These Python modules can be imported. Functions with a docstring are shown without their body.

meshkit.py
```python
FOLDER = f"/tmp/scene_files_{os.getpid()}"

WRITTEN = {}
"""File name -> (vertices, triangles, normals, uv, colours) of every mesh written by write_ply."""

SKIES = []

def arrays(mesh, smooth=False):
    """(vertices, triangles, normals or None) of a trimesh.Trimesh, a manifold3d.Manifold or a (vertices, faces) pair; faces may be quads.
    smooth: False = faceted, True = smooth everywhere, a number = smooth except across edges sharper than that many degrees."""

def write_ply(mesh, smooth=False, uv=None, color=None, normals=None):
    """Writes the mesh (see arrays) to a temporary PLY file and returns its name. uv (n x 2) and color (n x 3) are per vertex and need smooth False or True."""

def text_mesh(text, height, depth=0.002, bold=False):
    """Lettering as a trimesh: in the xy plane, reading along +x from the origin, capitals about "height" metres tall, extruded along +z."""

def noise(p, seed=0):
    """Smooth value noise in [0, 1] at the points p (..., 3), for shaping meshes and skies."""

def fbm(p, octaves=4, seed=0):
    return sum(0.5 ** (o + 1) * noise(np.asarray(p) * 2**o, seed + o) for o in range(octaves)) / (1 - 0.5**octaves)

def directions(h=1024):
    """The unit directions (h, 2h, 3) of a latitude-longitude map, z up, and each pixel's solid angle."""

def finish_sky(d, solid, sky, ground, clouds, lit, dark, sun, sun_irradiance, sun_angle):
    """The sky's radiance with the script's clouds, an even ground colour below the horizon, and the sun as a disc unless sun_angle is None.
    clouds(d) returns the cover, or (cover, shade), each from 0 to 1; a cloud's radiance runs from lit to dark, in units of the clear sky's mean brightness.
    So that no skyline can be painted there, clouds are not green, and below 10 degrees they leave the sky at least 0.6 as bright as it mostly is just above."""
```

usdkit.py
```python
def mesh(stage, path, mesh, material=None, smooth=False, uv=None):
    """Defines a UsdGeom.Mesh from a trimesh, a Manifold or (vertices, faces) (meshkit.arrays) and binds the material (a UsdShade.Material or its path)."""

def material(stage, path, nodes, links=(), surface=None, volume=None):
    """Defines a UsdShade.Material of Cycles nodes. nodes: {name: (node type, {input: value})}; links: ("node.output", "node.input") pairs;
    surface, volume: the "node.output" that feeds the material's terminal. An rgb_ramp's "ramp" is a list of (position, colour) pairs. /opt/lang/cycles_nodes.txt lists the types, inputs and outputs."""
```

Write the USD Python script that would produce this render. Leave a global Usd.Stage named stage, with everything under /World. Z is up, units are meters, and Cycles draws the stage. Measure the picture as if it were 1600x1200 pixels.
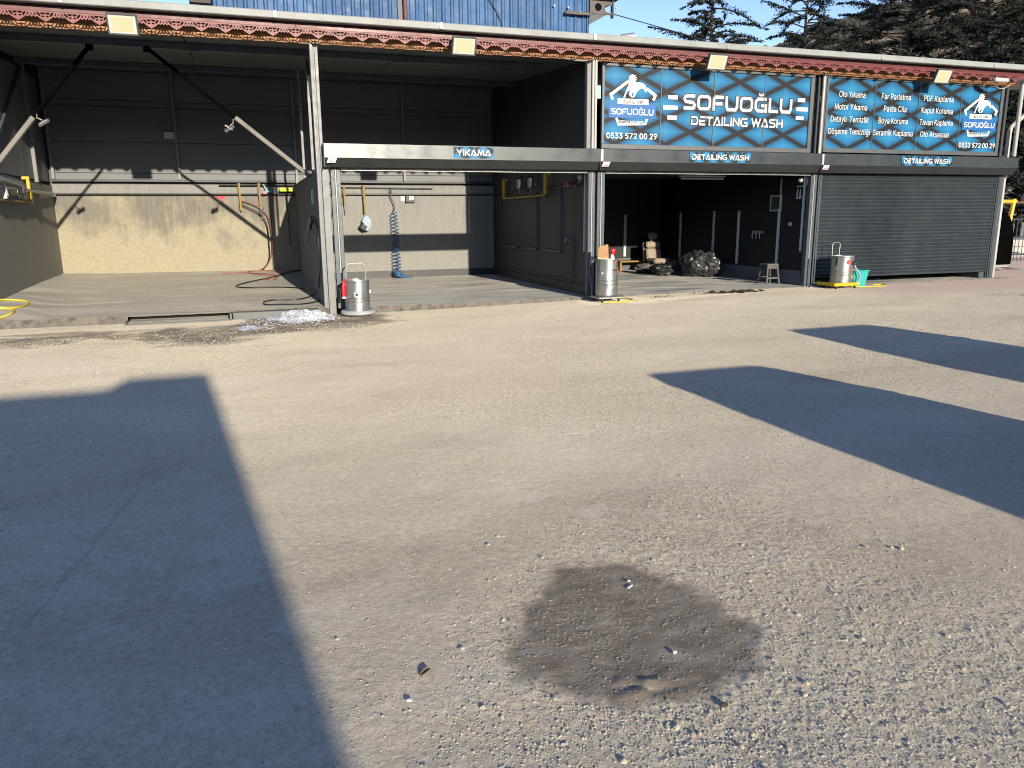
import math, random
import numpy as np, trimesh, usdkit, meshkit
from pxr import Usd, UsdGeom, UsdLux, UsdShade, Gf, Sdf, Vt
from shapely.geometry import Polygon, LineString, Point, box as sbox
from shapely.ops import unary_union
from shapely import affinity

stage = Usd.Stage.CreateInMemory()
UsdGeom.SetStageUpAxis(stage, UsdGeom.Tokens.z)
UsdGeom.SetStageMetersPerUnit(stage, 1.0)
W = UsdGeom.Xform.Define(stage, '/World')
stage.SetDefaultPrim(W.GetPrim())
rng = np.random.default_rng(7)
random.seed(7)

# ------------------------------------------------------------------ camera, sky, sun, exposure
EYE = np.array([-1.3621, -13.6263, 1.62])
YAW, PITCH, ROLL = map(math.radians, (18.6085, 12.2703, -0.4989))
EXPOSURE = 0.70
SUN = np.array([0.103, -1.0, 0.262]); SUN /= np.linalg.norm(SUN)
SUN_INTENSITY, SKY_STRENGTH = 1.1, 0.15

fw = np.array([math.sin(YAW) * math.cos(PITCH), math.cos(YAW) * math.cos(PITCH), -math.sin(PITCH)])
rt0 = np.array([math.cos(YAW), -math.sin(YAW), 0.0]); up0 = np.cross(rt0, fw)
rt = rt0 * math.cos(ROLL) + up0 * math.sin(ROLL); up = -rt0 * math.sin(ROLL) + up0 * math.cos(ROLL)
cam = UsdGeom.Camera.Define(stage, '/World/camera')
M4 = Gf.Matrix4d(*rt, 0, *up, 0, *(-fw), 0, *EYE, 1)
cam.AddTransformOp().Set(M4)
cam.CreateHorizontalApertureAttr(36.0); cam.CreateVerticalApertureAttr(27.0)
cam.CreateFocalLengthAttr(27.0); cam.CreateClippingRangeAttr(Gf.Vec2f(0.05, 3000))
cam.CreateExposureAttr(EXPOSURE)

elev, rot = math.asin(SUN[2]), math.atan2(SUN[0], SUN[1])
sky = UsdLux.DomeLight.Define(stage, '/World/sky')
sm_ = usdkit.material(stage, '/World/Looks/sky_look', {
    's': ('sky_texture', {'sky_type': 'single_scattering', 'sun_disc': False, 'sun_elevation': elev, 'sun_rotation': rot, 'altitude': 900.0, 'aerosol_density': 0.15}),
    'h': ('hsv', {'saturation': 1.2, 'hue': .52}),
    'b': ('background_shader', {'strength': SKY_STRENGTH})}, [('s.color', 'h.color'), ('h.color', 'b.color')], surface='b.background')
UsdShade.MaterialBindingAPI.Apply(sky.GetPrim()).Bind(sm_)
sky.GetPrim().SetCustomDataByKey('kind', 'structure')
sun = UsdLux.DistantLight.Define(stage, '/World/sun')
zax = SUN; xax = np.cross([0, 0, 1], zax); xax /= np.linalg.norm(xax); yax = np.cross(zax, xax)
sun.AddTransformOp().Set(Gf.Matrix4d(*xax, 0, *yax, 0, *zax, 0, 0, 0, 0, 1))
sun.CreateNormalizeAttr(True); sun.CreateIntensityAttr(SUN_INTENSITY); sun.CreateAngleAttr(0.53)
sun.CreateColorAttr(Gf.Vec3f(1.0, 0.90, 0.75))

# ------------------------------------------------------------------ scene helpers
origin, seen = {}, {}


def numbered(parent, name):
    k = (parent, name); n = seen.get(k, 0); seen[k] = n + 1
    return f'{parent}/{name}' if n == 0 else f'{parent}/{name}_{n:03d}'


def setcd(prim, label=None, cat=None, group=None, kind=None):
    for k, v in (('label', label), ('category', cat), ('group', group), ('kind', kind)):
        if v: prim.SetCustomDataByKey(k, v)


def thing(name, label, cat, loc=(0, 0, 0), rotz=0, group=None, kind=None):
    p = numbered('/World', name)
    x = UsdGeom.Xform.Define(stage, p)
    x.AddTranslateOp().Set(Gf.Vec3d(*map(float, loc)))
    if rotz: x.AddRotateZOp().Set(rotz)
    origin[p] = np.array(loc, float)
    setcd(x.GetPrim(), label, cat, group, kind)
    return p


def V(mesh):
    if hasattr(mesh, 'to_mesh'):
        m = mesh.to_mesh(); return trimesh.Trimesh(m.vert_properties[:, :3], m.tri_verts, process=False)
    return mesh


def add(name, mesh, mat, parent=None, smooth=30, label=None, local=False, uv=None):
    """One Mesh prim; the vertices are given in world coordinates unless local."""
    if isinstance(mesh, list): mesh = trimesh.util.concatenate([V(m) for m in mesh])
    mesh = V(mesh).copy()
    par = parent or '/World'
    top = '/' + '/'.join(par.split('/')[1:3])
    if not local and top in origin:
        mesh.apply_translation(-origin[top])
    p = numbered(par, name)
    m = usdkit.mesh(stage, p, mesh, MATS[mat], smooth=smooth, uv=uv)
    if label: m.GetPrim().SetCustomDataByKey('label', label)
    return p


def solo(name, mesh, mat, label=None, cat=None, group=None, kind=None, smooth=30):
    p = add(name, mesh, mat, None, smooth)
    setcd(stage.GetPrimAtPath(p), label, cat, group, kind)
    return p


def copy_of(src, name, label, cat, loc, rotz=0, group=None, tilt=0):
    p = numbered('/World', name)
    x = UsdGeom.Xform.Define(stage, p)
    x.GetPrim().GetReferences().AddInternalReference(src)
    x.GetPrim().SetInstanceable(True)
    x.ClearXformOpOrder()
    x.AddTranslateOp().Set(Gf.Vec3d(*map(float, loc)))
    if rotz or stage.GetPrimAtPath(src).HasAttribute('xformOp:rotateZ'):
        (UsdGeom.XformOp(x.GetPrim().GetAttribute('xformOp:rotateZ')) if x.GetPrim().HasAttribute('xformOp:rotateZ') and False else x.AddRotateZOp()).Set(rotz)
    setcd(x.GetPrim(), label, cat, group)
    return p


# shapes
def bx(x0, x1, y0, y1, z0, z1, c=0.0):
    x0, x1 = sorted((x0, x1)); y0, y1 = sorted((y0, y1)); z0, z1 = sorted((z0, z1))
    if c <= 0:
        return trimesh.creation.box(bounds=[[x0, y0, z0], [x1, y1, z1]])
    c = min(c, (x1 - x0) / 3, (y1 - y0) / 3, (z1 - z0) / 3)
    P = []
    for sx, X in ((1, x0), (-1, x1)):
        for sy, Y in ((1, y0), (-1, y1)):
            for sz, Z in ((1, z0), (-1, z1)):
                P += [(X, Y + sy * c, Z + sz * c), (X + sx * c, Y, Z + sz * c), (X + sx * c, Y + sy * c, Z)]
    return trimesh.convex.convex_hull(np.array(P))


def bar(p, q, w, h, upv=(0, 0, 1), c=0.0):
    p, q = np.array(p, float), np.array(q, float)
    L = np.linalg.norm(q - p); d = (q - p) / L
    u = np.array(upv, float)
    s = np.cross(d, u)
    if np.linalg.norm(s) < 1e-6: s = np.cross(d, [1, 0, 0])
    s /= np.linalg.norm(s); u = np.cross(s, d)
    b = bx(-w / 2, w / 2, 0, L, -h / 2, h / 2, c)
    T = np.eye(4); T[:3, 0], T[:3, 1], T[:3, 2], T[:3, 3] = s, d, u, p
    b.apply_transform(T)
    if np.linalg.det(T[:3, :3]) < 0: b.invert()
    return b


def tube(pts, r, n=8, smoothing=0, closed=False, cap=True):
    P = np.array(pts, float)
    if smoothing:
        from scipy.interpolate import CubicSpline
        t = np.r_[0, np.cumsum(np.maximum(np.linalg.norm(np.diff(P, axis=0), axis=1), 1e-4))]
        P = CubicSpline(t, P)(np.linspace(0, t[-1], smoothing))
    k = len(P)
    T = np.gradient(P, axis=0); T /= np.maximum(np.linalg.norm(T, axis=1, keepdims=True), 1e-9)
    u = np.cross(T[0], [0, 0, 1.0])
    if np.linalg.norm(u) < 1e-3: u = np.cross(T[0], [1.0, 0, 0])
    u /= np.linalg.norm(u)
    R = np.broadcast_to(np.asarray(r, float), (k,))
    a = np.linspace(0, 2 * np.pi, n, endpoint=False)
    vs = []
    for i in range(k):
        u = u - T[i] * (u @ T[i]); u /= max(np.linalg.norm(u), 1e-9)
        w = np.cross(T[i], u)
        vs.append(P[i] + R[i] * (np.cos(a)[:, None] * u + np.sin(a)[:, None] * w))
    v = np.vstack(vs); f = []
    i, j = np.meshgrid(np.arange(k - 1), np.arange(n), indexing='ij')
    A, B = i * n + j, i * n + (j + 1) % n
    C, D = A + n, B + n
    f = np.vstack([np.stack([A, B, D], -1).reshape(-1, 3), np.stack([A, D, C], -1).reshape(-1, 3)])
    if cap:
        v = np.vstack([v, P[0], P[-1]])
        jj = np.arange(n); e = (k - 1) * n
        f = np.vstack([f, np.stack([(jj + 1) % n, jj, np.full(n, k * n)], -1), np.stack([e + jj, e + (jj + 1) % n, np.full(n, k * n + 1)], -1)])
    return trimesh.Trimesh(v, f, process=False)


def cyl(c, r, h, n=24, axis='z', r2=None):
    """A (tapered) cylinder standing on c, with a small chamfer."""
    r2 = r if r2 is None else r2; k = min(r, r2, h) * .08
    prof = [(0, 0), (r - k, 0), (r, k), (r2, h - k), (r2 - k, h), (0, h)]
    m = lathe(prof, n)
    if axis == 'y': m.apply_transform(trimesh.transformations.rotation_matrix(-np.pi / 2, [1, 0, 0]))
    if axis == 'x': m.apply_transform(trimesh.transformations.rotation_matrix(np.pi / 2, [0, 1, 0]))
    m.apply_translation(c)
    return m


def lathe(prof, n=28, c=(0, 0, 0)):
    P = np.array(prof, float); k = len(P)
    a = np.linspace(0, 2 * np.pi, n, endpoint=False)
    v = np.stack([np.outer(P[:, 0], np.cos(a)), np.outer(P[:, 0], np.sin(a)), np.repeat(P[:, 1:2], n, 1)], -1).reshape(-1, 3)
    i, j = np.meshgrid(np.arange(k - 1), np.arange(n), indexing='ij')
    A, B = i * n + j, i * n + (j + 1) % n
    C, D = A + n, B + n
    f = np.vstack([np.stack([A, B, D], -1).reshape(-1, 3), np.stack([A, D, C], -1).reshape(-1, 3)])
    m = trimesh.Trimesh(v, f, process=False)
    m.merge_vertices(); m.update_faces(m.nondegenerate_faces())
    m.apply_translation(c)
    return m


def ext(shape, depth, y=0.0):
    """A shapely shape in the (x, z) facade plane, extruded from y towards -y by depth."""
    out = []
    for g in getattr(shape, 'geoms', [shape]):
        if g.is_empty or g.area < 1e-7: continue
        m = trimesh.creation.extrude_polygon(g, depth, engine='earcut')
        v = m.vertices.copy()
        m = trimesh.Trimesh(np.stack([v[:, 0], y - v[:, 2], v[:, 1]], -1), m.faces, process=False)
        out.append(m)
    return trimesh.util.concatenate(out)


def onwall(m, x, y, z, sx=1.0):
    v = m.vertices.copy()
    return trimesh.Trimesh(np.stack([x + v[:, 0] * sx, y - v[:, 2], z + v[:, 1]], -1), m.faces, process=False)


def sheet(fn, xs, ys):
    X, Y = np.meshgrid(xs, ys, indexing='ij')
    v = np.stack([X, Y, fn(X, Y)], -1).reshape(-1, 3)
    a, b = len(xs), len(ys)
    i, j = np.meshgrid(np.arange(a - 1), np.arange(b - 1), indexing='ij')
    A = i * b + j; B = A + b
    return trimesh.Trimesh(v, np.vstack([np.stack([A, B, B + 1], -1).reshape(-1, 3), np.stack([A, B + 1, A + 1], -1).reshape(-1, 3)]), process=False)


def sms(a, b, x):
    t = np.clip((np.asarray(x, float) - a) / (b - a), 0, 1); return t * t * (3 - 2 * t)


# ------------------------------------------------------------------ materials
MATS = {}


def mat(name, col, rough=.6, metal=0.0, var=.12, vscale=3.0, bump=0.0, bscale=60.0, spec=.5, col2=None, coat=0.0, rvar=0.0, streak=0.0):
    """A principled material whose colour drifts with noise in the object's own space."""
    c = np.array(col, float); c2 = np.array(col2, float) if col2 is not None else c * (1 - 2.2 * var)
    n = {'g': ('geometry', {}),
         'm': ('mapping', {'scale': (1.0, 1.0, .18 if streak else 1.0)}),
         'n': ('noise_texture', {'scale': vscale, 'detail': 6.0, 'roughness': .6}),
         'r': ('rgb_ramp', {'ramp': [(.3, tuple(c2)), (.52, tuple(c)), (.75, tuple(np.minimum(c * (1 + var), 1)))]}),
         'p': ('principled_bsdf', {'roughness': rough, 'metallic': metal, 'specular_ior_level': spec, 'coat_weight': coat, 'coat_roughness': .15})}
    l = [('g.position', 'm.vector'), ('m.vector', 'n.vector'), ('n.fac', 'r.fac'), ('r.color', 'p.base_color')]
    if rvar:
        n['n3'] = ('noise_texture', {'scale': vscale * 3.3, 'detail': 4.0})
        n['mr'] = ('map_range', {'from_min': .3, 'from_max': .7, 'to_min': max(rough - rvar, .03), 'to_max': min(rough + rvar, 1)})
        l += [('g.position', 'n3.vector'), ('n3.fac', 'mr.value'), ('mr.result', 'p.roughness')]
    if bump:
        n['n2'] = ('noise_texture', {'scale': bscale, 'detail': 4.0})
        n['b'] = ('bump', {'distance': bump, 'strength': 1.0})
        l += [('g.position', 'n2.vector'), ('n2.fac', 'b.height'), ('b.normal', 'p.normal')]
    MATS[name] = usdkit.material(stage, f'/World/Looks/{name}', n, l, surface='p.BSDF')


def mat_nodes(name, nodes, links, surface='p.BSDF'):
    MATS[name] = usdkit.material(stage, f'/World/Looks/{name}', nodes, links, surface=surface)


mat('post_paint', (.18, .176, .165), .5, var=.045, vscale=2.5, rvar=.08)
mat('guide_paint', (.062, .072, .076), .42, var=.1, rvar=.1)
mat('dark_trim', (.035, .037, .04), .5)
mat('shutter_paint', (.022, .029, .031), .42, var=.16, vscale=.9, rvar=.08, streak=1)
mat('housing_paint', (.042, .047, .047), .36, metal=.35, var=.09, vscale=1.0, rvar=.08)
mat('housing_skirt', (.022, .024, .024), .5, var=.1)  # darker than housing_paint: shade of the downward face put into the colour
mat('panel_grey', (.125, .126, .128), .55, var=.07, vscale=.8)
mat('ceiling_grey', (.085, .098, .10), .6, var=.1, vscale=1.2)
mat('purlin_grey', (.075, .09, .10), .5, var=.15)
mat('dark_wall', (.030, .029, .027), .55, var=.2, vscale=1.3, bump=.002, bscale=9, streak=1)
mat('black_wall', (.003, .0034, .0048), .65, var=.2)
mat('plinth_grey', (.085, .085, .09), .6)
mat('roof_sheet', (.4, .4, .39), .5)
mat('gutter_paint', (.30, .31, .285), .42, var=.08, vscale=2.2, rvar=.1)
mat('soffit_brown', (.025, .012, .01), .6)
mat('fascia_red', (.11, .016, .015), .46, var=.1, vscale=1.3, bump=.006, bscale=2.6, rvar=.06, spec=.5)
mat('lattice_red', (.17, .032, .030), .5, var=.12, vscale=5)
mat('orange_board', (.34, .145, .053), .6, var=.12, vscale=6)
mat('wall_base_paint', (.026,.027,.027), .5, var=.25, vscale=5)
mat('steel', (.50, .48, .43), .36, metal=.95, var=.04, vscale=2.5, streak=1, rvar=.04)
mat('steel_dull', (.42, .41, .38), .5, metal=.7, var=.14, vscale=12, rvar=.12)
mat('black_rubber', (.016, .016, .017), .55)
mat('black_hose', (.016, .016, .016), .4)
mat('red_hose', (.28,.085,.065), .5)
mat('yellow_hose', (.62, .48, .04), .45)
mat('blue_hose', (.03, .12, .26), .35)
mat('grey_hose', (.33, .34, .34), .4)
mat('yellow_paint', (.55, .37, .015), .42, var=.1, vscale=14)
mat('ochre_strap', (.27,.175,.04), .7)
mat('brace_black', (.0025, .0025, .0025), 1.0, spec=.0)
mat('brace_brown', (.17,.15,.12), .6, var=.15, vscale=5)
mat('white_plastic', (.5,.49,.46), .45, var=.04)
mat('cream_plastic', (.45,.41,.30), .5, var=.05)
mat('red_plastic', (.55, .02, .025), .35, var=.05)
mat('green_brush', (.42, .55, .03), .6, var=.15, vscale=30)
mat('teal_plastic', (.03,.36,.32), .4, var=.05)
mat('cardboard', (.36,.2,.085), .8, var=.1, vscale=12)
mat('seat_fabric', (.30,.24,.18), .85, var=.1, vscale=15)
mat('seat_shell', (.10, .09, .08), .6)
mat('plastic_sheet', (.042, .042, .04), .32, var=.25, vscale=6)
mat('stool_plastic', (.085, .078, .068), .5)
mat('lamp_case', (.10,.10,.098), .5, metal=.3)
mat('sticker_white', (.5,.49,.46), .5, var=.03)
mat('sticker_red', (.55, .06, .05), .5, var=.03)
mat('letter_white', (.60, .585, .54), .45, var=.02)
mat('letter_dark', (.022, .028, .045), .5)
mat('logo_blue', (.015, .105, .30), .35, var=.06)
mat('frame_alu', (.105, .108, .104), .4, metal=.3, var=.07)
mat('pipe_white', (.36, .345, .305), .42, var=.08, vscale=6, streak=1)
mat('pipe_black', (.02, .02, .02), .45)
mat('strip_white', (.5, .5, .5), .5, var=.03)
mat('foam_white', (.50, .515, .53), .4, var=.25, vscale=9)
mat('needle_dark', (.012, .016, .009), .75, var=.3, vscale=1.2)
mat('needle_olive', (.026, .027, .011), .75, var=.3, vscale=1.2)
mat('bark', (.03, .024, .018), .9, var=.25)
mat('blue_sheet', (.020, .082, .20), .6, var=.16, vscale=1.5, streak=1, rvar=.08)
mat('blue_sheet_pale', (.13, .23, .44), .42, var=.12, vscale=2.5, streak=1, rvar=.08)
mat('rust_pipe', (.16, .07, .045), .6, var=.2)
mat('bracket_brown', (.075, .055, .042), .6, var=.2)
mat('plaster', (.40, .37, .32), .8, var=.12, bump=.004, bscale=25)
mat('mauve_wall', (.13, .12, .14), .8, var=.1)
mat('car_white', (.62, .62, .60), .3, var=.03, coat=.5)
mat('car_grey', (.09, .095, .10), .3, var=.03, coat=.5)
mat('car_blue', (.03, .06, .13), .3, var=.03, coat=.5)
mat('car_glass', (.02, .022, .025), .08, var=.02)
mat('tyre', (.014, .014, .014), .75)
mat('lamp_red', (.45, .02, .02), .25)
mat('lamp_clear', (.6, .6, .58), .15)
mat('leaf_brown', (.20, .13, .07), .8, var=.2, vscale=40)
mat('paper_white', (.5,.49,.46), .7, var=.06)
mat('stone_grey', (.48, .42, .31), .85, var=.22, vscale=60, bump=.002, bscale=300)
mat('debris_dark', (.05, .035, .025), .9, var=.3, vscale=30)
mat('towel_blue', (.35, .42, .50), .9, var=.1, vscale=20)
mat('pink_plastic', (.7, .12, .25), .5)
mat('shrub_dark', (.035,.03,.02), .85, var=.3, vscale=.05)
mat('damp_stone', (.24, .20, .14), .7, var=.3, vscale=90)
mat('graffiti_red', (.55, .05, .07), .7)

# yellow phosphor field behind the flood lights' glass
mat_nodes('lamp_lens', {'p': ('principled_bsdf', {'base_color': (.50, .48, .30), 'roughness': .25, 'coat_weight': .6, 'coat_roughness': .05})}, [])
mat_nodes('lamp_reflector', {'p': ('principled_bsdf', {'base_color': (.54, .535, .46), 'roughness': .35})}, [])

# printed vinyl: blue cushions between crossing dark bands
def print_mat(name, x0, z0, sx, sz, dim=1.0):
    n = {'g': ('geometry', {}), 's': ('separate_xyz', {}),
         'u': ('math', {'math_type': 'multiply_add', 'value2': 1 / sx, 'value3': -x0 / sx + 40}),
         'v': ('math', {'math_type': 'multiply_add', 'value2': 1 / sz, 'value3': -z0 / sz + 40}),
         'a': ('math', {'math_type': 'add'}), 'b': ('math', {'math_type': 'subtract'}),
         'a1': ('math', {'math_type': 'pingpong', 'value2': .5}), 'b1': ('math', {'math_type': 'pingpong', 'value2': .5}),
         'd': ('math', {'math_type': 'minimum'}),
         'nz': ('noise_texture', {'scale': 1.7, 'detail': 2.0}),
         'dd': ('math', {'math_type': 'multiply_add', 'value2': .05, 'value3': -.025}),
         'de': ('math', {'math_type': 'add'}),
         'r': ('rgb_ramp', {'ramp': [(0, (.012, .010, .009)), (.058, (.010, .009, .009)), (.074, (.006, .018, .03)), (.115, (.008 * dim, .07 * dim, .14 * dim)), (.24, (.010 * dim, .125 * dim, .255 * dim)), (.5, (.020 * dim, .19 * dim, .35 * dim))]}),
         'p': ('principled_bsdf', {'roughness': .5, 'specular_ior_level': .25})}
    l = [('g.position', 's.vector'), ('s.x', 'u.value1'), ('s.z', 'v.value1'), ('u.value', 'a.value1'), ('v.value', 'a.value2'), ('u.value', 'b.value1'), ('v.value', 'b.value2'),
         ('a.value', 'a1.value1'), ('b.value', 'b1.value1'), ('a1.value', 'd.value1'), ('b1.value', 'd.value2'), ('g.position', 'nz.vector'), ('nz.fac', 'dd.value1'), ('d.value', 'de.value1'), ('dd.value', 'de.value2'), ('de.value', 'r.fac'), ('r.color', 'p.base_color')]
    mat_nodes(name, n, l)


print_mat('print_large', 6.40, 3.92, 1.08, .48)
print_mat('print_small', 7.45, 2.62, .32, .26, 1.25)

# concrete with lime deposits low down (a real crust on the wall)
def concrete(name, base, lime, z0, z1, amount=1.0, bump=.004, patch=1.2):
    n = {'g': ('geometry', {}), 's': ('separate_xyz', {}),
         'n1': ('noise_texture', {'scale': patch, 'detail': 8.0, 'roughness': .62}),
         'mp': ('mapping', {'scale': (9.0, 9.0, .9)}), 'n2': ('noise_texture', {'scale': 1.6, 'detail': 6.0, 'roughness': .7}),
         'nf': ('noise_texture', {'scale': 38.0, 'detail': 5.0, 'roughness': .65}),
         'h': ('map_range', {'from_min': z1, 'from_max': z0, 'to_min': -.25, 'to_max': .75, 'clamp': True}),
         'nw': ('math', {'math_type': 'multiply_add', 'value2': 2.2, 'value3': -.6}), 'c': ('math', {'math_type': 'add'}), 'c2': ('math', {'math_type': 'multiply_add', 'value2': .55}),
         'k': ('map_range', {'from_min': .55, 'from_max': 1.05, 'to_min': 0.0, 'to_max': amount, 'clamp': True}),
         'r1': ('rgb_ramp', {'ramp': [(.3, tuple(np.array(base) * .78)), (.55, base), (.75, tuple(np.array(base) * 1.12))]}),
         'r2': ('rgb_ramp', {'ramp': [(.35, tuple(np.array(lime) * .72)), (.6, lime)]}),
         'x': ('mix', {}), 'b': ('bump', {'distance': bump}), 'ba': ('math', {'math_type': 'multiply_add', 'value2': .5}), 'p': ('principled_bsdf', {'roughness': .8})}
    l = [('g.position', 's.vector'), ('g.position', 'n1.vector'), ('g.position', 'mp.vector'), ('mp.vector', 'n2.vector'), ('g.position', 'nf.vector'), ('s.z', 'h.value'),
         ('n1.fac', 'nw.value1'), ('nw.value', 'c.value1'), ('h.result', 'c.value2'), ('n2.fac', 'c2.value1'), ('c.value', 'c2.value3'), ('c2.value', 'k.value'), ('n2.fac', 'r1.fac'), ('nf.fac', 'r2.fac'),
         ('k.result', 'x.fac'), ('r1.color', 'x.color1'), ('r2.color', 'x.color2'), ('x.color', 'p.base_color'),
         ('nf.fac', 'ba.value1'), ('k.result', 'ba.value3'), ('ba.value', 'b.height'), ('b.normal', 'p.normal')]
    mat_nodes(name, n, l)


concrete('wash_wall', (.17, .155, .125), (.34, .30, .205), .55, 1.9)
concrete('wash_wall_side', (.20, .182, .150), (.27, .25, .20), .3, 2.6, .8)
concrete('bay_wall', (.215, .212, .20), (.27, .26, .225), .2, 2.6, .6)
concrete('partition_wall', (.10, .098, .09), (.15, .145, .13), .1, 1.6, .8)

# floors: trowelled concrete with damp dark sweeps
def floor_mat(name, dry, damp, lo=.42, hi=.62, rot=0.3):
    n = {'g': ('geometry', {}), 'mp': ('mapping', {'scale': (.45, 1.5, 1), 'rotation': (0, 0, rot)}), 'n1': ('noise_texture', {'scale': 1.1, 'detail': 7.0, 'roughness': .6, 'distortion': 1.1}),
         'n2': ('noise_texture', {'scale': 45.0, 'detail': 5.0, 'roughness': .7}),
         'k': ('map_range', {'from_min': lo - .06, 'from_max': hi + .06, 'clamp': True}), 'x': ('mix', {'color1': damp, 'color2': dry}),
         'sp': ('map_range', {'from_min': .3, 'from_max': .7, 'to_min': .82, 'to_max': 1.15}), 'y': ('mix', {'mix_type': 'multiply', 'fac': 1.0}),
         'ro': ('map_range', {'to_min': .38, 'to_max': .8}), 'b': ('bump', {'distance': .003}), 'p': ('principled_bsdf', {'diffuse_roughness': 1.0})}
    l = [('g.position', 'mp.vector'), ('mp.vector', 'n1.vector'), ('g.position', 'n2.vector'), ('n1.fac', 'k.value'), ('k.result', 'x.fac'), ('n2.fac', 'sp.value'),
         ('x.color', 'y.color1'), ('sp.result', 'y.color2'), ('y.color', 'p.base_color'), ('k.result', 'ro.value'), ('ro.result', 'p.roughness'), ('n2.fac', 'b.height'), ('b.normal', 'p.normal')]
    mat_nodes(name, n, l)


floor_mat('floor_one', (.225,.205,.165), (.135,.127,.108))
floor_mat('floor_two', (.25,.235,.195), (.145,.143,.13))
floor_mat('floor_three', (.27,.25,.205), (.12,.122,.118), .4, .56)
floor_mat('apron_mat', (.46,.40,.29), (.38,.33,.24))

mat('kerb_mat', (.15, .13, .105), .85, var=.3, vscale=7, bump=.004, bscale=40)
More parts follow.
